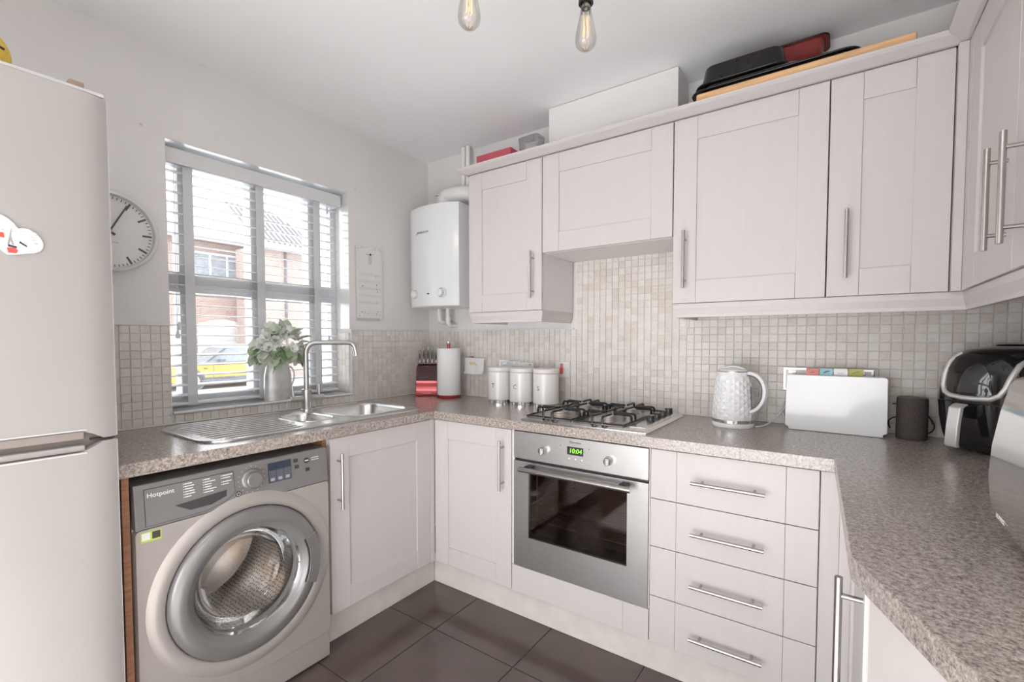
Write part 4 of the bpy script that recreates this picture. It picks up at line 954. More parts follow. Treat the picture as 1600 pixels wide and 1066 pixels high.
build('finial', MB().lathe([(.0125, 0), (.0155, .004), (.0155, .011), (.012, .0145), (.0005, .015)], (RXX, RYY, 1.2375), 20, cap0=True), 'chrome', th_, smooth=40)
rl = thing('kitchen_roll', 'white quilted paper kitchen roll on the red holder', 'kitchen roll', (RXX, RYY, .929))
build('paper', MB().lathe([(.020, .0), (.0695, .0), (.0705, .003), (.0705, .278), (.0695, .281), (.020, .281)], (RXX, RYY, .929), 40), 'paper', rl, smooth=40)
build('card_core', MB().lathe([(.0195, .001), (.0195, .280), (.0175, .280), (.0175, .001)], (RXX, RYY, .929), 24), 'ink_beige', rl)
for i, (x, y, L) in enumerate(((.696, -.138, 'T'), (.846, -.138, 'C'), (.997, -.138, 'S'))):
    c = thing('storage_canister', 'white lidded canister marked with the letter '+L, 'canister', (x, y, .9105), 'canisters by the hob')
    R_ = .0675
    build('foot_band', MB().lathe([(R_-.002, 0), (R_-.001, .016)], (x, y, .9106), 36, cap0=True, cap1=True), 'chrome', c, smooth=30)
    build('body', MB().lathe([(R_-.001, .0162), (R_+.001, .019), (R_, .030), (R_, .173), (R_-.003, .175)], (x, y, .9106), 40, cap1=True), 'cream_enamel', c, smooth=40)
    build('lid', MB().lathe([(R_+.001, .0), (R_+.002, .002), (R_+.002, .019), (R_-.004, .024), (.03, .0262), (.0005, .0265)], (x, y, 1.0862), 40, cap0=True), 'cream_enamel', c, smooth=40)
    build('lid_seam', MB().lathe([(R_-.002, 1.0857), (R_-.002, 1.0863)], (x, y, 0), 32), 'ink', c)
    th = math.atan2(CAMP.y-y, CAMP.x-x)-.62
    def put(a, d_, z, x=x, y=y, th=th): tt = th+a/R_; rr_ = R_+.0004+d_; return (x+rr_*math.cos(tt), y+rr_*math.sin(tt), 1.008+z)
    text('letter', L, .034, put, 'nickel', c, depth=.0015)

# sockets and switches on the tiled wall
def facep(name, label, a0, a1, z0, z1, mat, cat='socket', grp=None):
    t = thing(name, label, cat, FB(((a0+a1)/2, .0088, z0)), grp)
    build('face_plate', MB(FB).box(a0, a1, .0088, .0165, z0, z1), mat, t, bevel=.002); return t
t = facep('cooker_switch', 'white cooker isolator with a red rocker beside the S canister', .984, 1.072, 1.054, 1.141, 'white_plastic', 'switch')
build('rocker', MB(FB).box(1.014, 1.034, .0165, .0215, 1.076, 1.110), 'red_switch', t, bevel=.002); build('neon_window', MB(FB).box(1.015, 1.033, .0165, .0205, 1.112, 1.132), 'tab_red', t, bevel=.003)
for a in (.995, 1.061): build('screw', MB(FB).cyl((a, .0165, 1.097), (a, .0173, 1.097), .0025, 8), 'ink_grey', t)
t = facep('chrome_socket', 'chrome double socket behind the T and C canisters', .598, .748, 1.055, 1.143, 'chrome')
build('insert', MB(FB).box(.606, .740, .0165, .0172, 1.063, 1.135), 'white_plastic', t)
for a in (.64, .71): build('rocker', MB(FB).box(a-.012, a+.012, .0172, .020, 1.112, 1.130), 'chrome', t, bevel=.001)
t = thing('plug_adaptor', 'white plug-in adaptor above the C canister', 'adaptor', FB((.80, .0088, 1.06)))
build('casing', MB(FB).box(.752, .858, .0088, .045, 1.045, 1.133), 'white_plastic', t, bevel=.004); build('button', MB(FB).box(.83, .845, .045, .047, 1.118, 1.124), 'ink_grey', t)
t = thing('boiler_control', 'white wall control box with a folded paper leaflet beside the kitchen roll', 'control box', FB((.42, .0088, 1.04)))
build('box', MB(FB).box(.375, .492, .0088, .040, 1.058, 1.140), 'white_plastic', t, bevel=.004)
lf = MB(FB); rows = []
for a, o_ in ((.352, 0), (.39, .004), (.43, -.002), (.47, .003), (.505, .006)):
    rows.append([(a, .0405, 1.150), (a, .0425, 1.150), (a, .0440+o_, 1.075), (a, .058+o_, 1.050+o_), (a, .056+o_, 1.049+o_), (a, .0415, 1.073)])
build('leaflet', lf.loft(rows), 'paper_flat', t)
split('gold_stamp', MB(FB).box(.393, .437, .0452, .0462, 1.108, 1.126).box(.44, .452, .0452, .0462, 1.104, 1.114), 'gold_print', t)
build('cable_clip', MB(FB).box(.372, .395, .0088, .02, 1.152, 1.159), 'brown_clip', t)
t = facep('chrome_socket', 'chrome-framed wide socket behind the white chopping board case', 2.072, 2.372, 1.052, 1.147, 'nickel')
build('insert', MB(FB).box(2.081, 2.363, .0165, .0175, 1.061, 1.138), 'white_plastic', t)
for a in (2.105, 2.165, 2.25, 2.33): build('rocker', MB(FB).box(a-.014, a+.014, .0175, .0205, 1.122, 1.136), 'nickel', t, bevel=.001)

# ------------------------------------------------------------------ kettle
EX, EY = 1.912, -.185
kt = thing('electric_kettle', 'white diamond-textured electric kettle between hob and board case', 'kettle', (EX, EY, .9105))
build('power_base', MB().lathe([(.078, 0), (.0795, .004), (.0795, .014), (.077, .017)], (EX, EY, .9106), 40, cap0=True, cap1=True), 'white_gloss', kt, smooth=40)
build('chrome_band', MB().lathe([(.0775, .0172), (.079, .019), (.079, .030), (.0775, .032)], (EX, EY, .9106), 40, cap0=True, cap1=True), 'chrome', kt, smooth=30)
kr = lambda z: .0785-.016*(z/.19)**1.25
N, J = 14, 12; dz_ = .172/J; z0_ = .943; mb = MB(); idx = {}
vs_, fs_ = [], []
def kv(j, i2):
    key = (j, i2 % (2*N))
    if key not in idx:
        t = PI*key[1]/N; z = z0_+dz_*j; r = kr(z-.943); idx[key] = len(vs_); vs_.append((EX+r*math.cos(t), EY+r*math.sin(t), z))
    return idx[key]
for j in range(-1, J):
    for i in range(N):
        i2 = 2*i+(j % 2)
        js = [j, j+1, j+2]
        zc = z0_+dz_*(j+1)
        t = PI*i2/N; r = kr(max(0, zc-.943))+.003
        if j == -1: a = [kv(0, i2-1), kv(0, i2+1), kv(1, i2)]; fs_.append(tuple(a)); continue
        if j == J-1: a = [kv(J, i2-1), kv(J, i2+1), kv(J-1, i2)]; fs_.append((a[0], a[2], a[1])); continue
        ctr = len(vs_); vs_.append((EX+r*math.cos(t), EY+r*math.sin(t), zc))
        q = [kv(j, i2), kv(j+1, i2+1), kv(j+2, i2), kv(j+1, i2-1)]
        for m_ in range(4): fs_.append((q[m_], q[(m_+1) % 4], ctr))
mb.add(vs_, fs_)
build('body', mb, 'white_gloss', kt)
build('collar', MB().lathe([(.0625, .0), (.0615, .004), (.0605, .014), (.058, .018)], (EX, EY, 1.1145), 36, cap0=True), 'white_gloss', kt, smooth=40)
build('lid', MB().lathe([(.058, 0), (.057, .005), (.050, .010), (.03, .0145), (.0005, .016)], (EX, EY, 1.132), 36, cap0=True), 'white_gloss', kt, smooth=50)
build('lid_ring', MB().lathe([(.0595, 0), (.0595, .003), (.056, .0045)], (EX, EY, 1.1315), 36), 'nickel', kt, smooth=30)
build('lid_bar', MB().tube(bez((EX-.045, EY-.01, 1.137), (EX-.02, EY-.01, 1.157), (EX+.02, EY-.01, 1.157), (EX+.045, EY-.01, 1.139)), .004, 8), 'white_gloss', kt, smooth=60)
hu = Vector((.93, -.36)).normalized()
def kp(a, z, s=0): return (EX+hu.x*a-hu.y*s, EY+hu.y*a+hu.x*s, z)
hc = bez(kp(.060, 1.128), kp(.150, 1.135), kp(.150, .995), kp(.070, .975), 18)
def strap(path, w_, t_, off):
    lp = []
    P = [Vector(p) for p in path]; sd = Vector((-hu.y, hu.x, 0))
    for i, p in enumerate(P):
        tg = (P[min(i+1, len(P)-1)]-P[max(i-1, 0)]).normalized(); nn = tg.cross(sd).normalized()
        lp.append([tuple(p+nn*(off+a)+sd*b) for a, b in ((-t_, -w_), (t_, -w_), (t_, w_), (-t_, w_))])
    return MB().loft(lp)
hs = build('handle', strap(hc, .0115, .007, 0), 'white_gloss', kt, bevel=.004)
build('handle_trim', strap(hc, .0125, .0014, -.0088), 'nickel', hs)
build('spout', MB().loft([[kp(-.058, 1.095, -.016), kp(-.058, 1.095, .016), kp(-.056, 1.127, .02), kp(-.056, 1.127, -.02)], [kp(-.075, 1.118, -.004), kp(-.075, 1.118, .004), kp(-.078, 1.127, .008), kp(-.078, 1.127, -.008)]]), 'white_gloss', kt, bevel=.002)
build('water_gauge', MB().loft([[kp(.0735, .975, -.004), kp(.0735, .975, .004), kp(.067, 1.075, .004), kp(.067, 1.075, -.004)], [kp(.079, .975, -.004), kp(.079, .975, .004), kp(.072, 1.075, .004), kp(.072, 1.075, -.004)]]), 'grey_plastic', kt)
tag(build('power_cord', MB().tube(bez((EX+.083, EY+.0, .9142), (EX+.12, EY+.02, .916), (EX+.13, EY+.11, .913), (2.115, -.045, 1.03), 18), .0032, 8), 'cable_white', smooth=60), 'white power cord running from the kettle to the socket', 'cord')
tag(build('power_cord', MB().tube(bez((2.10, -.05, 1.045), (2.065, -.045, 1.0), (2.07, -.05, .93), (2.11, -.06, .915), 16), .0028, 8), 'cable_white', smooth=60), 'short white cord looping beside the chopping board case', 'cord')

# ------------------------------------------------------------------ chopping boards, speaker
bc = thing('chopping_board_case', 'white upright case holding coloured chopping boards', 'board case', (2.25, -.11, .9105))
FC = Fr((2.092, -.108), (math.cos(-.035), math.sin(-.035)), (math.sin(-.035), -math.cos(-.035)))
W_ = .316
outp = [(0.0, .926), (.012, .9205), (.012, .9108), (W_-.012, .9108), (W_-.012, .9205), (W_, .926), (W_-.002, 1.119), (W_-.008, 1.125), (.008, 1.125), (.002, 1.119)]
build('front_shell', MB(FC).prism(outp, .018, .026, 'y'), 'white_gloss', bc, bevel=.002)
build('back_shell', MB(FC).prism(outp, -.030, -.024, 'y'), 'white_plastic', bc, bevel=.002)
build('tray', MB(FC).box(.012, W_-.012, -.0238, .0178, .9108, .918), 'white_plastic', bc)
tabs = [('red', 'tab_red', .066, .107), ('blue', 'tab_blue', .110, .151), ('white', 'white_plastic', .153, .196), ('olive green', 'tab_green', .1985, .243)]
for i, (nm, mt, a, b) in enumerate(tabs):
    d0 = .010-.0105*i
    cb_ = thing('chopping_board', nm+'-tabbed chopping board standing in the white case', 'chopping board', FC((.15, d0, .918)), 'boards in the case')
    build('board', MB(FC).box(.016, W_-.016, d0, d0+.006, .9185, 1.121), 'white_plastic', cb_, bevel=.001)
    tb_ = build('index_tab', MB(FC).prism([(a, 1.1212), (b, 1.1212), (b, 1.148), (b-.003, 1.151), (a+.003, 1.151), (a, 1.148)], d0, d0+.006, 'y'), mt, cb_)
    m_ = (a+b)/2; e = d0+.0062
    sh = {0: [(-.011, -.004), (.0, -.006), (.011, -.003), (.006, .002), (.002, .006), (-.003, .001)], 1: [(-.012, -.007), (-.004, -.004), (.004, .001), (.011, .002), (.009, .006), (.002, .005), (-.006, .001)],
          2: [(-.009, .0), (-.006, -.005), (.006, -.005), (.009, .0), (.0075, .0), (.005, -.0035), (-.005, -.0035), (-.0075, 0)], 3: [(-.013, -.006), (.010, .004), (.013, .006), (.009, .0065), (-.011, -.003)]}[i]
    build('tab_symbol', MB(FC).prism([(m_+x, 1.138+z) for x, z in sh], e, e+.0006, 'y'), ('tray_red', 'mark_blue', 'ink_grey', 'mark_blue')[i], tb_)
SX, SY = 2.476, -.098
es = thing('smart_speaker', 'charcoal fabric cylinder speaker beside the black air fryer', 'speaker', (SX, SY, .9105))
build('fabric_sleeve', MB().lathe([(.041, 0), (.0435, .003), (.0437, .01), (.0437, .138), (.0425, .144)], (SX, SY, .9106), 40, cap0=True), 'speaker_fabric', es, smooth=40)
build('top_disc', MB().lathe([(.0425, 0), (.042, .0025), (.036, .0035), (.0005, .0032)], (SX, SY, 1.0548), 36, cap0=True), 'dark_grey', es, smooth=40)
split('top_button', MB().lathe([(.004, 0), (.004, .0007), (.0005, .0009)], (SX-.014, SY, 1.0582), 12).lathe([(.004, 0), (.004, .0007), (.0005, .0009)], (SX+.014, SY, 1.0582), 12), 'black_matt', es)
for i, (p0, p1, p2, p3) in enumerate(((( SX-.05, -.045, 1.025), (SX-.02, -.035, 1.03), (SX+.05, -.035, 1.02), (SX+.062, -.05, .96)), ((SX-.055, -.05, .935), (SX-.08, -.045, .98), (SX-.02, -.04, .985), (SX+.02, -.04, .98)), ((SX+.02, -.045, .92), (SX+.06, -.04, .915), (SX+.085, -.05, .95), (SX+.05, -.045, .985)))):
    tag(build('speaker_cable', MB().tube(bez(p0, p1, p2, p3), .0022, 7), 'cable_black', smooth=60), ('upper black cable passing behind the speaker', 'black cable loop to the left of the speaker', 'black cable loop to the right of the speaker')[i], 'cable', 'speaker cables')

# ------------------------------------------------------------------ air fryer
af = thing('air_fryer', 'glossy black air fryer with a chrome rim in the right corner', 'air fryer', (2.70, -.19, .9105))
AFC = Vector((2.700, -.195)); an = math.radians(-138)
nf = Vector((math.cos(an), math.sin(an)))
def afr(z):
    T = [(.915, .118), (.925, .128), (.95, .138), (1.0, .147), (1.07, .152), (1.12, .150), (1.17, .142), (1.205, .125), (1.228, .095), (1.240, .055), (1.243, .001)]
    for (a, b), (c_, d_) in zip(T, T[1:]):
        if a <= z <= c_: return b+(d_-b)*(z-a)/(c_-a)
    return .001
def afp(th, z, e=0):      # th measured from the front direction
    k = 3.0; c_, s_ = math.cos(th), math.sin(th); sup = (abs(c_)**k+abs(s_)**k)**(-1/k)
    r = (afr(z)*min(sup, 1.13))+e; a = an+th; return (AFC.x+r*math.cos(a), AFC.y+r*math.sin(a), z)
def afloops(zs, e=0, n=48): return [[afp(2*PI*i/n, z, e) for i in range(n)] for z in zs]
build('base', MB().loft(afloops([.9205, .94], -.004)), 'black_matt', af, smooth=40)
build('basket', MB().loft(afloops([.940, .955, .98, 1.01, 1.04, 1.066])), 'black_gloss', af, smooth=40)
build('seam', MB().loft(afloops([1.066, 1.0695], -.004)), 'black_matt', af)
build('upper_body', MB().loft(afloops([1.0695, 1.09, 1.11, 1.13, 1.15, 1.17, 1.19, 1.205, 1.218, 1.228, 1.235, 1.240, 1.2425])), 'black_gloss', af, smooth=40)
rim = [afp(-.62, 1.218, .001), afp(-.60, 1.19, .002), afp(-.56, 1.15, .002), afp(-.53, 1.115, .002), afp(-.47, 1.095, .003), afp(-.36, 1.086, .003), afp(-.1, 1.082, .003), afp(.1, 1.082, .003), afp(.36, 1.086, .003), afp(.47, 1.097, .003), afp(.54, 1.118, .002), afp(.60, 1.15, .002), afp(.70, 1.185, .002), afp(.86, 1.205, .002), afp(1.1, 1.218, .001)]
build('chrome_rim', MB().tube(rim, .0078, 10), 'satin_silver', af, smooth=60)
win_ = [[afp(-.24+.60*i/14, 1.098+k*(.012+.078*math.sqrt(max(0, 1-((i-7)/7)**2)))/4, .0015) for i in range(15)] for k in range(5)]
build('viewing_window', MB().loft(win_, False, False, False), 'fryer_window', af, smooth=60)
build('top_vent', MB().lathe([(.040, 0), (.042, .004), (.036, .007), (.0005, .008)], (AFC.x, AFC.y, 1.2405), 32, cap0=True), 'black_gloss', af, smooth=40)
hl = []
for z, e in ((.935, .056), (.945, .06), (1.0, .056), (1.055, .048), (1.066, .03)):
    o_ = Vector(afp(0, max(z, .95))); sd = Vector((-nf.y, nf.x, 0)); ou = Vector((nf.x, nf.y, 0)); b_ = Vector((AFC.x, AFC.y, 0))+ou*(.150+e); b_.z = z
    hl.append([tuple(b_-sd*.019-ou*.006), tuple(b_+sd*.019-ou*.006), tuple(b_+sd*.017+ou*.006), tuple(b_-sd*.017+ou*.006)])
hn = build('basket_handle', MB().loft(hl), 'satin_silver', af, bevel=.004)
bk = Vector((AFC.x, AFC.y, 0)); ou = Vector((nf.x, nf.y, 0)); sd = Vector((-nf.y, nf.x, 0))
build('handle_neck', MB().loft([[tuple(bk+ou*.148+sd*s_+Vector((0, 0, z))) for s_, z in ((-.02, 1.02), (.02, 1.02), (.02, 1.06), (-.02, 1.06))], [tuple(bk+ou*.195+sd*s_+Vector((0, 0, z))) for s_, z in ((-.014, 1.03), (.014, 1.03), (.014, 1.062), (-.014, 1.062))]]), 'black_gloss', hn, bevel=.003)
for t in (.9, -.9, 2.3, -2.3):
    p = afp(t, .93, -.02); build('foot', MB().cyl((p[0], p[1], .9105), (p[0], p[1], .9206), .009), 'black_matt', af, smooth=30)

# ------------------------------------------------------------------ mirror-finish bread bin
bb = thing('bread_bin', 'mirror-finish metal bread bin with a bulging front at the right edge', 'bread bin', (2.67, -1.27, .9105))
pf = [(2.860, .9125), (2.522, .9125), (2.500, .927), (2.489, .945), (2.481, .975), (2.477, 1.02), (2.480, 1.075), (2.489, 1.135), (2.499, 1.180), (2.506, 1.193), (2.520, 1.198), (2.60, 1.204), (2.860, 1.204)]
build('casing', MB().loft([[(x, -1.105, z) for x, z in pf], [(x, -1.43, z) for x, z in pf]]), 'mirror_chrome', bb, smooth=35)
build('end_cap', MB().loft([[(x+.004 if x < 2.7 else x, -1.1045, z) for x, z in pf], [(x+.004 if x < 2.7 else x, -1.099, z) for x, z in pf]]), 'dark_grey', bb)
build('feet', MB().box(2.53, 2.85, -1.42, -1.115, .9105, .9124), 'black_matt', bb)
text('brand_lettering', 'TOWER', .014, lambda a, d_, z: (2.4845-d_-(z*-.25 if False else 0), -1.150-a, .960+z), 'ink_white', bb)

# ------------------------------------------------------------------ things stored above the wall cabinets
tag(build('wooden_board', MB().box(1.795, 2.432, -.372, -.08, 2.1608, 2.190), 'wood_board', bevel=.006), 'pale wooden board lying along the top of the wall cabinets', 'chopping board')
def tray(name, label, x0, x1, y0, y1, z0, z1, mat, flip=False, r=.04, grp='baking trays above the cabinets', lipm=None):
    t = thing(name, label, 'baking tray', ((x0+x1)/2, (y0+y1)/2, z0), grp)
    o_ = rrect(x0, x1, y0, y1, r, 5); i_ = rrect(x0+.016, x1-.016, y0+.016, y1-.016, r*.8, 5); b_ = rrect(x0+.03, x1-.03, y0+.03, y1-.03, r*.7, 5)
    zb_, zr = (z1, z0) if flip else (z0, z1); s_ = -1 if flip else 1; q = .0022*s_
    lp = [[(*p, zr) for p in o_], [(*p, zr-q) for p in o_], [(*p, zr-q) for p in i_], [(*p, zb_) for p in b_]]
    build('pan', MB().loft(lp+[[(*p, zb_+q) for p in inset(b_, .985)], [(*p, zr) for p in inset(i_, .985)], [(*p, zr) for p in o_]], True, False, False).loft([[(*p, zb_) for p in b_]]*1+[[(*p, zb_+q) for p in inset(b_, .985)]], True, True, True), mat, t, smooth=40)
    build('rolled_rim', MB().tube([(*p, zr) for p in o_], .003, 6, True), lipm or mat, t, smooth=60)
    return t
tray('baking_tray', 'flat black baking tray directly on the wooden board', 1.765, 2.300, -.345, -.02, 2.1935, 2.214, 'tray_black', r=.05)
tray('oven_dish', 'shallow grey metal tray between the flat tray and the roasting tin', 1.775, 2.16, -.335, -.04, 2.2175, 2.243, 'tray_grey', True, r=.05)
tray('roasting_tin', 'deep upturned black roasting tin on the tray stack', 1.772, 2.10, -.325, -.155, 2.2465, 2.322, 'tray_black', True, r=.06)
tray('baking_tray', 'black tray with a dark red inside at the top back of the stack', 1.86, 2.205, -.145, -.012, 2.2465, 2.392, 'tray_red', r=.025, lipm='tray_black')
tag(build('red_box', MB().box(.648, .872, -.285, -.05, 2.1515, 2.243), 'red_card', bevel=.002), 'flat red cardboard box on top of the cabinet beside the boiler', 'box')
ptb = thing('plastic_tub', 'clear plastic lidded tub next to the boxed-in duct', 'tub', (.955, -.20, 2.1515))
tl = lambda k, z: [(*p, z) for p in inset(rrect(.895, 1.020, -.262, -.176 if False else -.178, .02, 4), k)]
build('tub', MB().loft([tl(.86, 2.152), tl(.97, 2.275), tl(.955, 2.275), tl(.85, 2.155)], True, False, True), 'smoke_plastic', ptb, smooth=40)
build('lid', MB().loft([tl(1, 2.2755), tl(1, 2.284), tl(.93, 2.287)]), 'smoke_plastic', ptb, smooth=30)
tag(build('black_bag_handle', MB().tube(bez((2.45, -.16, 2.154), (2.50, -.14, 2.24), (2.62, -.14, 2.24), (2.68, -.16, 2.154)), .012, 8), 'black_matt', smooth=60), 'black strap-like item on top of the cabinets in the right corner', 'strap')

# ------------------------------------------------------------------ ceiling light with filament bulbs
cl_ = thing('ceiling_light', 'black ceiling light with clear filament bulbs hanging down', 'light', (1.50, -1.08, H))
LCX, LCY = 1.585, -1.165
build('ceiling_rose', MB().lathe([(.055, 0), (.055, -.012), (.048, -.022), (.01, -.024)], (LCX, LCY, H-.0005), 32), 'black_matt', cl_, smooth=40)
bulbs = [(1.398, -1.229, 2.125), (1.609, -.933, 2.140), (1.76, -1.33, 2.13)]
def bulb(x, y, zb):
    zt = zb+.140
    build('arm', MB().tube(smoothpath([(LCX, LCY, H-.023), (LCX, LCY, H-.04), (x, y, H-.04), (x, y, zt+.055)], 5, .02), .006, 8), 'black_matt', cl_, smooth=60)
    build('lamp_holder', MB().lathe([(.010, .062), (.019, .056), (.021, .03), (.0225, .002), (.0225, 0), (.016, 0)], (x, y, zt-.004), 24, cap0=True), 'black_matt', cl_, smooth=40)
    g = build('bulb', MB().lathe([(.0135, .140), (.015, .126), (.0185, .105), (.0245, .075), (.0305, .045), (.0318, .030), (.029, .014), (.020, .004), (.008, .0004), (.0004, 0)], (x, y, zb), 32), 'bulb_glass', cl_, smooth=80)
    build('screw_cap', MB().lathe([(.0137, .122), (.0137, .142)], (x, y, zb), 20, cap1=True), 'nickel', g)
    build('glass_stem', MB().tube([(x, y, zb+.122), (x, y, zb+.060)], [.005, .002], 8), 'clear_glass', g, smooth=60)
    fl_ = MB()
    for i in range(6):
        t = 2*PI*i/6; fl_.cyl((x+.006*math.cos(t), y+.006*math.sin(t), zb+.100), (x+.009*math.cos(t+.5), y+.009*math.sin(t+.5), zb+.040), .0006, 5)
    build('filament', fl_, 'filament', g)
for b_ in bulbs: bulb(*b_)

# ------------------------------------------------------------------ outside the window
GZ = -.38
struct(build('street', MB().box(-60, -.32, -40, 60, GZ-.1, GZ), 'asphalt'))
hs = thing('brick_house', 'pale brick house across the street with a white garage door', 'house', (-20, 4, GZ))
build('wall', MB().box(-27, -19.5, -3, 8.6, GZ, 5.45), 'brick', hs)
def hwin(y0, y1, z0, z1, x, par, rows=2, cols=2, vm='house_glass'):
    f = MB().box(x, x+.08, y0, y1, z0, z0+.09).box(x, x+.08, y0, y1, z1-.09, z1).box(x, x+.08, y0, y0+.09, z0, z1).box(x, x+.08, y1-.09, y1, z0, z1)
    for i in range(1, cols): m_ = y0+(y1-y0)*i/cols; f.box(x+.01, x+.07, m_-.04, m_+.04, z0+.09, z1-.09)
    f = build('window', f, 'upvc', par)
    for i in range(cols):
        build('pane', MB().box(x+.02, x+.04, y0+(y1-y0)*i/cols+.05, y0+(y1-y0)*(i+1)/cols-.05, z0+.09, z1-.09), vm, f)
    build('sill', MB().box(x, x+.14, y0-.06, y1+.06, z0-.12, z0-.02), 'upvc', par)
hwin(5.9, 7.9, 3.55, 4.95, -19.498, hs, cols=3); hwin(3.6, 4.4, 3.55, 4.95, -19.498, hs)
gdp = [(6.05, GZ), (7.95, GZ), (7.95, 1.95)]+[(7.95-1.9*t, 1.95+.20*math.sin(PI*t)) for t in [i/8 for i in range(1, 8)]]+[(6.05, 1.95)]
gg = build('garage_door', MB().prism(gdp, -19.498, -19.42, 'x'), 'upvc', hs)
for i in range(7): build('door_panel', MB().box(-19.42, -19.40, 6.2, 7.8, -.25+.3*i, -.0+.3*i), 'white_matt', gg)
build('front_door', MB().box(-19.498, -19.42, 4.75, 5.45, GZ, 1.75), 'upvc', hs)
rf = MB().loft([[(-19.0, -3.3, 5.35), (-19.0, 8.9, 5.35), (-19.0, 8.9, 5.5), (-19.0, -3.3, 5.5)], [(-23.2, -3.3, 6.75), (-23.2, 8.9, 6.75), (-23.2, 8.9, 6.9), (-23.2, -3.3, 6.9)]])
build('roof', rf, 'roof_grey', hs)
build('gutter', MB().cyl((-18.95, -3.3, 5.40), (-18.95, 8.9, 5.40), .07, 10), 'upvc', hs)
h2 = thing('brick_house', 'brick house end nearer the right with a tiled porch roof', 'house', (-15, 9, GZ))
build('wall', MB().box(-18.8, -16.8, 7.3, 9.35, GZ, 5.1), 'brick', h2)
build('downpipe', MB().cyl((-16.74, 8.35, GZ), (-16.74, 8.35, 5.0), .05, 8), 'car_black', h2)
build('corner_board', MB().box(-16.80, -16.72, 9.2, 9.42, GZ, 5.1), 'upvc', h2)
rp = lambda t, y: (-16.2-2.55*t, y, 5.05+1.9*t)
build('roof', MB().loft([[rp(0, 6.9), rp(0, 10.1), Vector(rp(0, 10.1))+Vector((0, 0, .08)), Vector(rp(0, 6.9))+Vector((0, 0, .08))], [rp(1, 6.9), rp(1, 8.9), Vector(rp(1, 8.9))+Vector((0, 0, .08)), Vector(rp(1, 6.9))+Vector((0, 0, .08))]]), 'roof_grey', h2)
for i in range(14):
    y = 6.95+.22*i; k_ = min(1, max(.2, (10.0-y)/1.2))
    build('roof_rib', MB().tube([Vector(rp(0, y))+Vector((0, 0, .11)), Vector(rp(k_, y))+Vector((0, 0, .11))], .035, 6), 'car_black', h2)
build('fascia', MB().box(-16.25, -16.17, 6.9, 10.1, 4.92, 5.08), 'upvc', h2)
# parked car, seen from its side (nose to the left)
cr_ = thing('parked_car', 'orange hatchback car parked in the street outside the window', 'car', (-16, 5.5, GZ))
CX0, CX1 = -16.75, -15.1
def cy_(t): return 3.45+4.0*t
side = [(0, .30), (.01, .52), (.06, .68), (.22, .80), (.30, .86), (.98, .92), (1.0, .75), (1.0, .35), (.93, .24), (.07, .22)]
lo_ = [(cy_(a), GZ+b) for a, b in side]
build('body', MB().prism(lo_, CX0, CX1, 'x'), 'car_orange', cr_, bevel=.05, seg=3)
cab = [(.285, .85), (.44, 1.36), (.50, 1.42), (.90, 1.42), (.965, 1.28), (.98, .90)]
gl = MB(); lp = []
for x, k_ in ((CX0+.05, 0), (CX0+.20, 1), (CX1-.20, 1), (CX1-.05, 0)): pass
base_ = [(cy_(a), GZ+b) for a, b in cab]
build('cabin_glass', MB().prism(base_, CX0+.10, CX1-.10, 'x'), 'car_glass', cr_, bevel=.06)
build('roof', MB().prism([(cy_(.45), GZ+1.385), (cy_(.50), GZ+1.44), (cy_(.90), GZ+1.445), (cy_(.955), GZ+1.36), (cy_(.93), GZ+1.39)], CX0+.09, CX1-.085, 'x'), 'upvc', cr_, bevel=.02)
for a0, a1 in ((.285, .445), (.64, .655), (.955, .975)):
    build('pillar', MB().loft([[(CX1-.11, cy_(a0), GZ+.87), (CX1-.085, cy_(a0), GZ+.87), (CX1-.085, cy_(a0+.025), GZ+.87), (CX1-.11, cy_(a0+.025), GZ+.87)], [(CX1-.11, cy_(a1), GZ+1.38), (CX1-.085, cy_(a1), GZ+1.38), (CX1-.085, cy_(a1+.02), GZ+1.38), (CX1-.11, cy_(a1+.02), GZ+1.38)]]), 'car_black', cr_)
build('sill_trim', MB().box(CX1-.02, CX1+.015, cy_(.08), cy_(.95), GZ+.22, GZ+.40), 'car_black', cr_, bevel=.02)
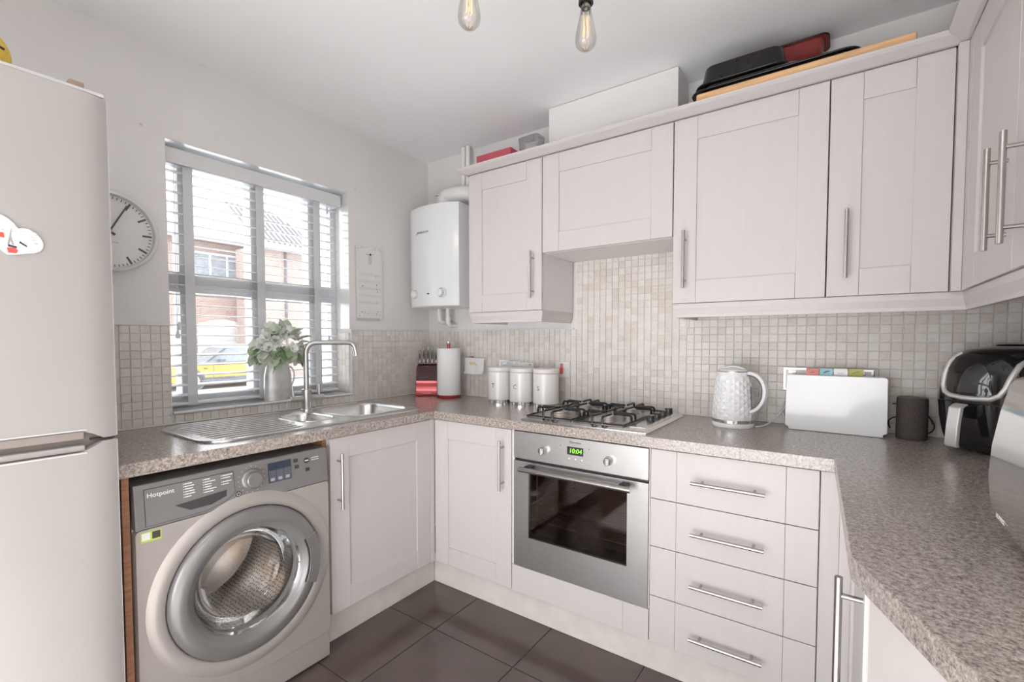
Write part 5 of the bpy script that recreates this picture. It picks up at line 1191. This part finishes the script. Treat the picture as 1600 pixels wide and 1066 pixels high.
for a in (.19, .80):
    build('wheel_arch', MB().cyl((CX1-.2, cy_(a), GZ+.31), (CX1+.012, cy_(a), GZ+.31), .37, 28), 'car_black', cr_)
    wh = build('wheel', MB().cyl((CX1-.2, cy_(a), GZ+.31), (CX1+.03, cy_(a), GZ+.31), .305, 28), 'tyre', cr_)
    build('hub', MB().cyl((CX1+.03, cy_(a), GZ+.31), (CX1+.04, cy_(a), GZ+.31), .19, 20), 'nickel', wh)
    wr = build('far_wheel', MB().cyl((CX0-.02, cy_(a), GZ+.31), (CX0+.2, cy_(a), GZ+.31), .305, 20), 'tyre', cr_)
split('door_line', MB().box(CX1, CX1+.004, cy_(.345), cy_(.35), GZ+.40, GZ+.86).box(CX1, CX1+.004, cy_(.66), cy_(.665), GZ+.40, GZ+.88), 'car_black', cr_)
build('wing_mirror', MB().box(CX1-.02, CX1+.16, cy_(.38), cy_(.43), GZ+.87, GZ+1.0), 'car_black', cr_, bevel=.03)
build('side_badge', MB().box(CX1, CX1+.01, cy_(.27), cy_(.30), GZ+.68, GZ+.72), 'car_black', cr_)
# low railing and second parked car behind
rl_ = thing('garden_railing', 'low black garden railing outside below the window', 'railing', (-3.2, 1, GZ))
for z in (.32, .52): build('rail', MB().box(-3.22, -3.18, -2.5, 4.5, GZ+z+.3, GZ+z+.325), 'upvc', rl_)
for i in range(36): build('upright', MB().box(-3.21, -3.19, -2.4+.19*i, -2.385+.19*i, GZ, GZ+.86), 'car_black', rl_)
tr = thing('street_tree', 'sparse street tree seen through the left of the window', 'tree', (-14, 2.2, GZ))
build('trunk', MB().tube([(-17, 2.55, GZ), (-17, 2.6, 2.5), (-16.9, 2.7, 4.2)], [.14, .10, .05], 8), 'brick_dark', tr)
cr2 = MB(); random.seed(21)
for i in range(160):
    p = Vector((-17+random.gauss(0, .5), 2.6+random.gauss(0, .45), 4.3+random.gauss(0, .7))); a = Vector((random.uniform(-1, 1), random.uniform(-1, 1), random.uniform(-1, 1))).normalized()*.14; b = a.orthogonal().normalized()*.09
    cr2.add([tuple(p-a), tuple(p+b), tuple(p+a), tuple(p-b)], [(0, 1, 2, 3)])
o = build('foliage', cr2, 'hedge', tr); o['kind'] = 'stuff'
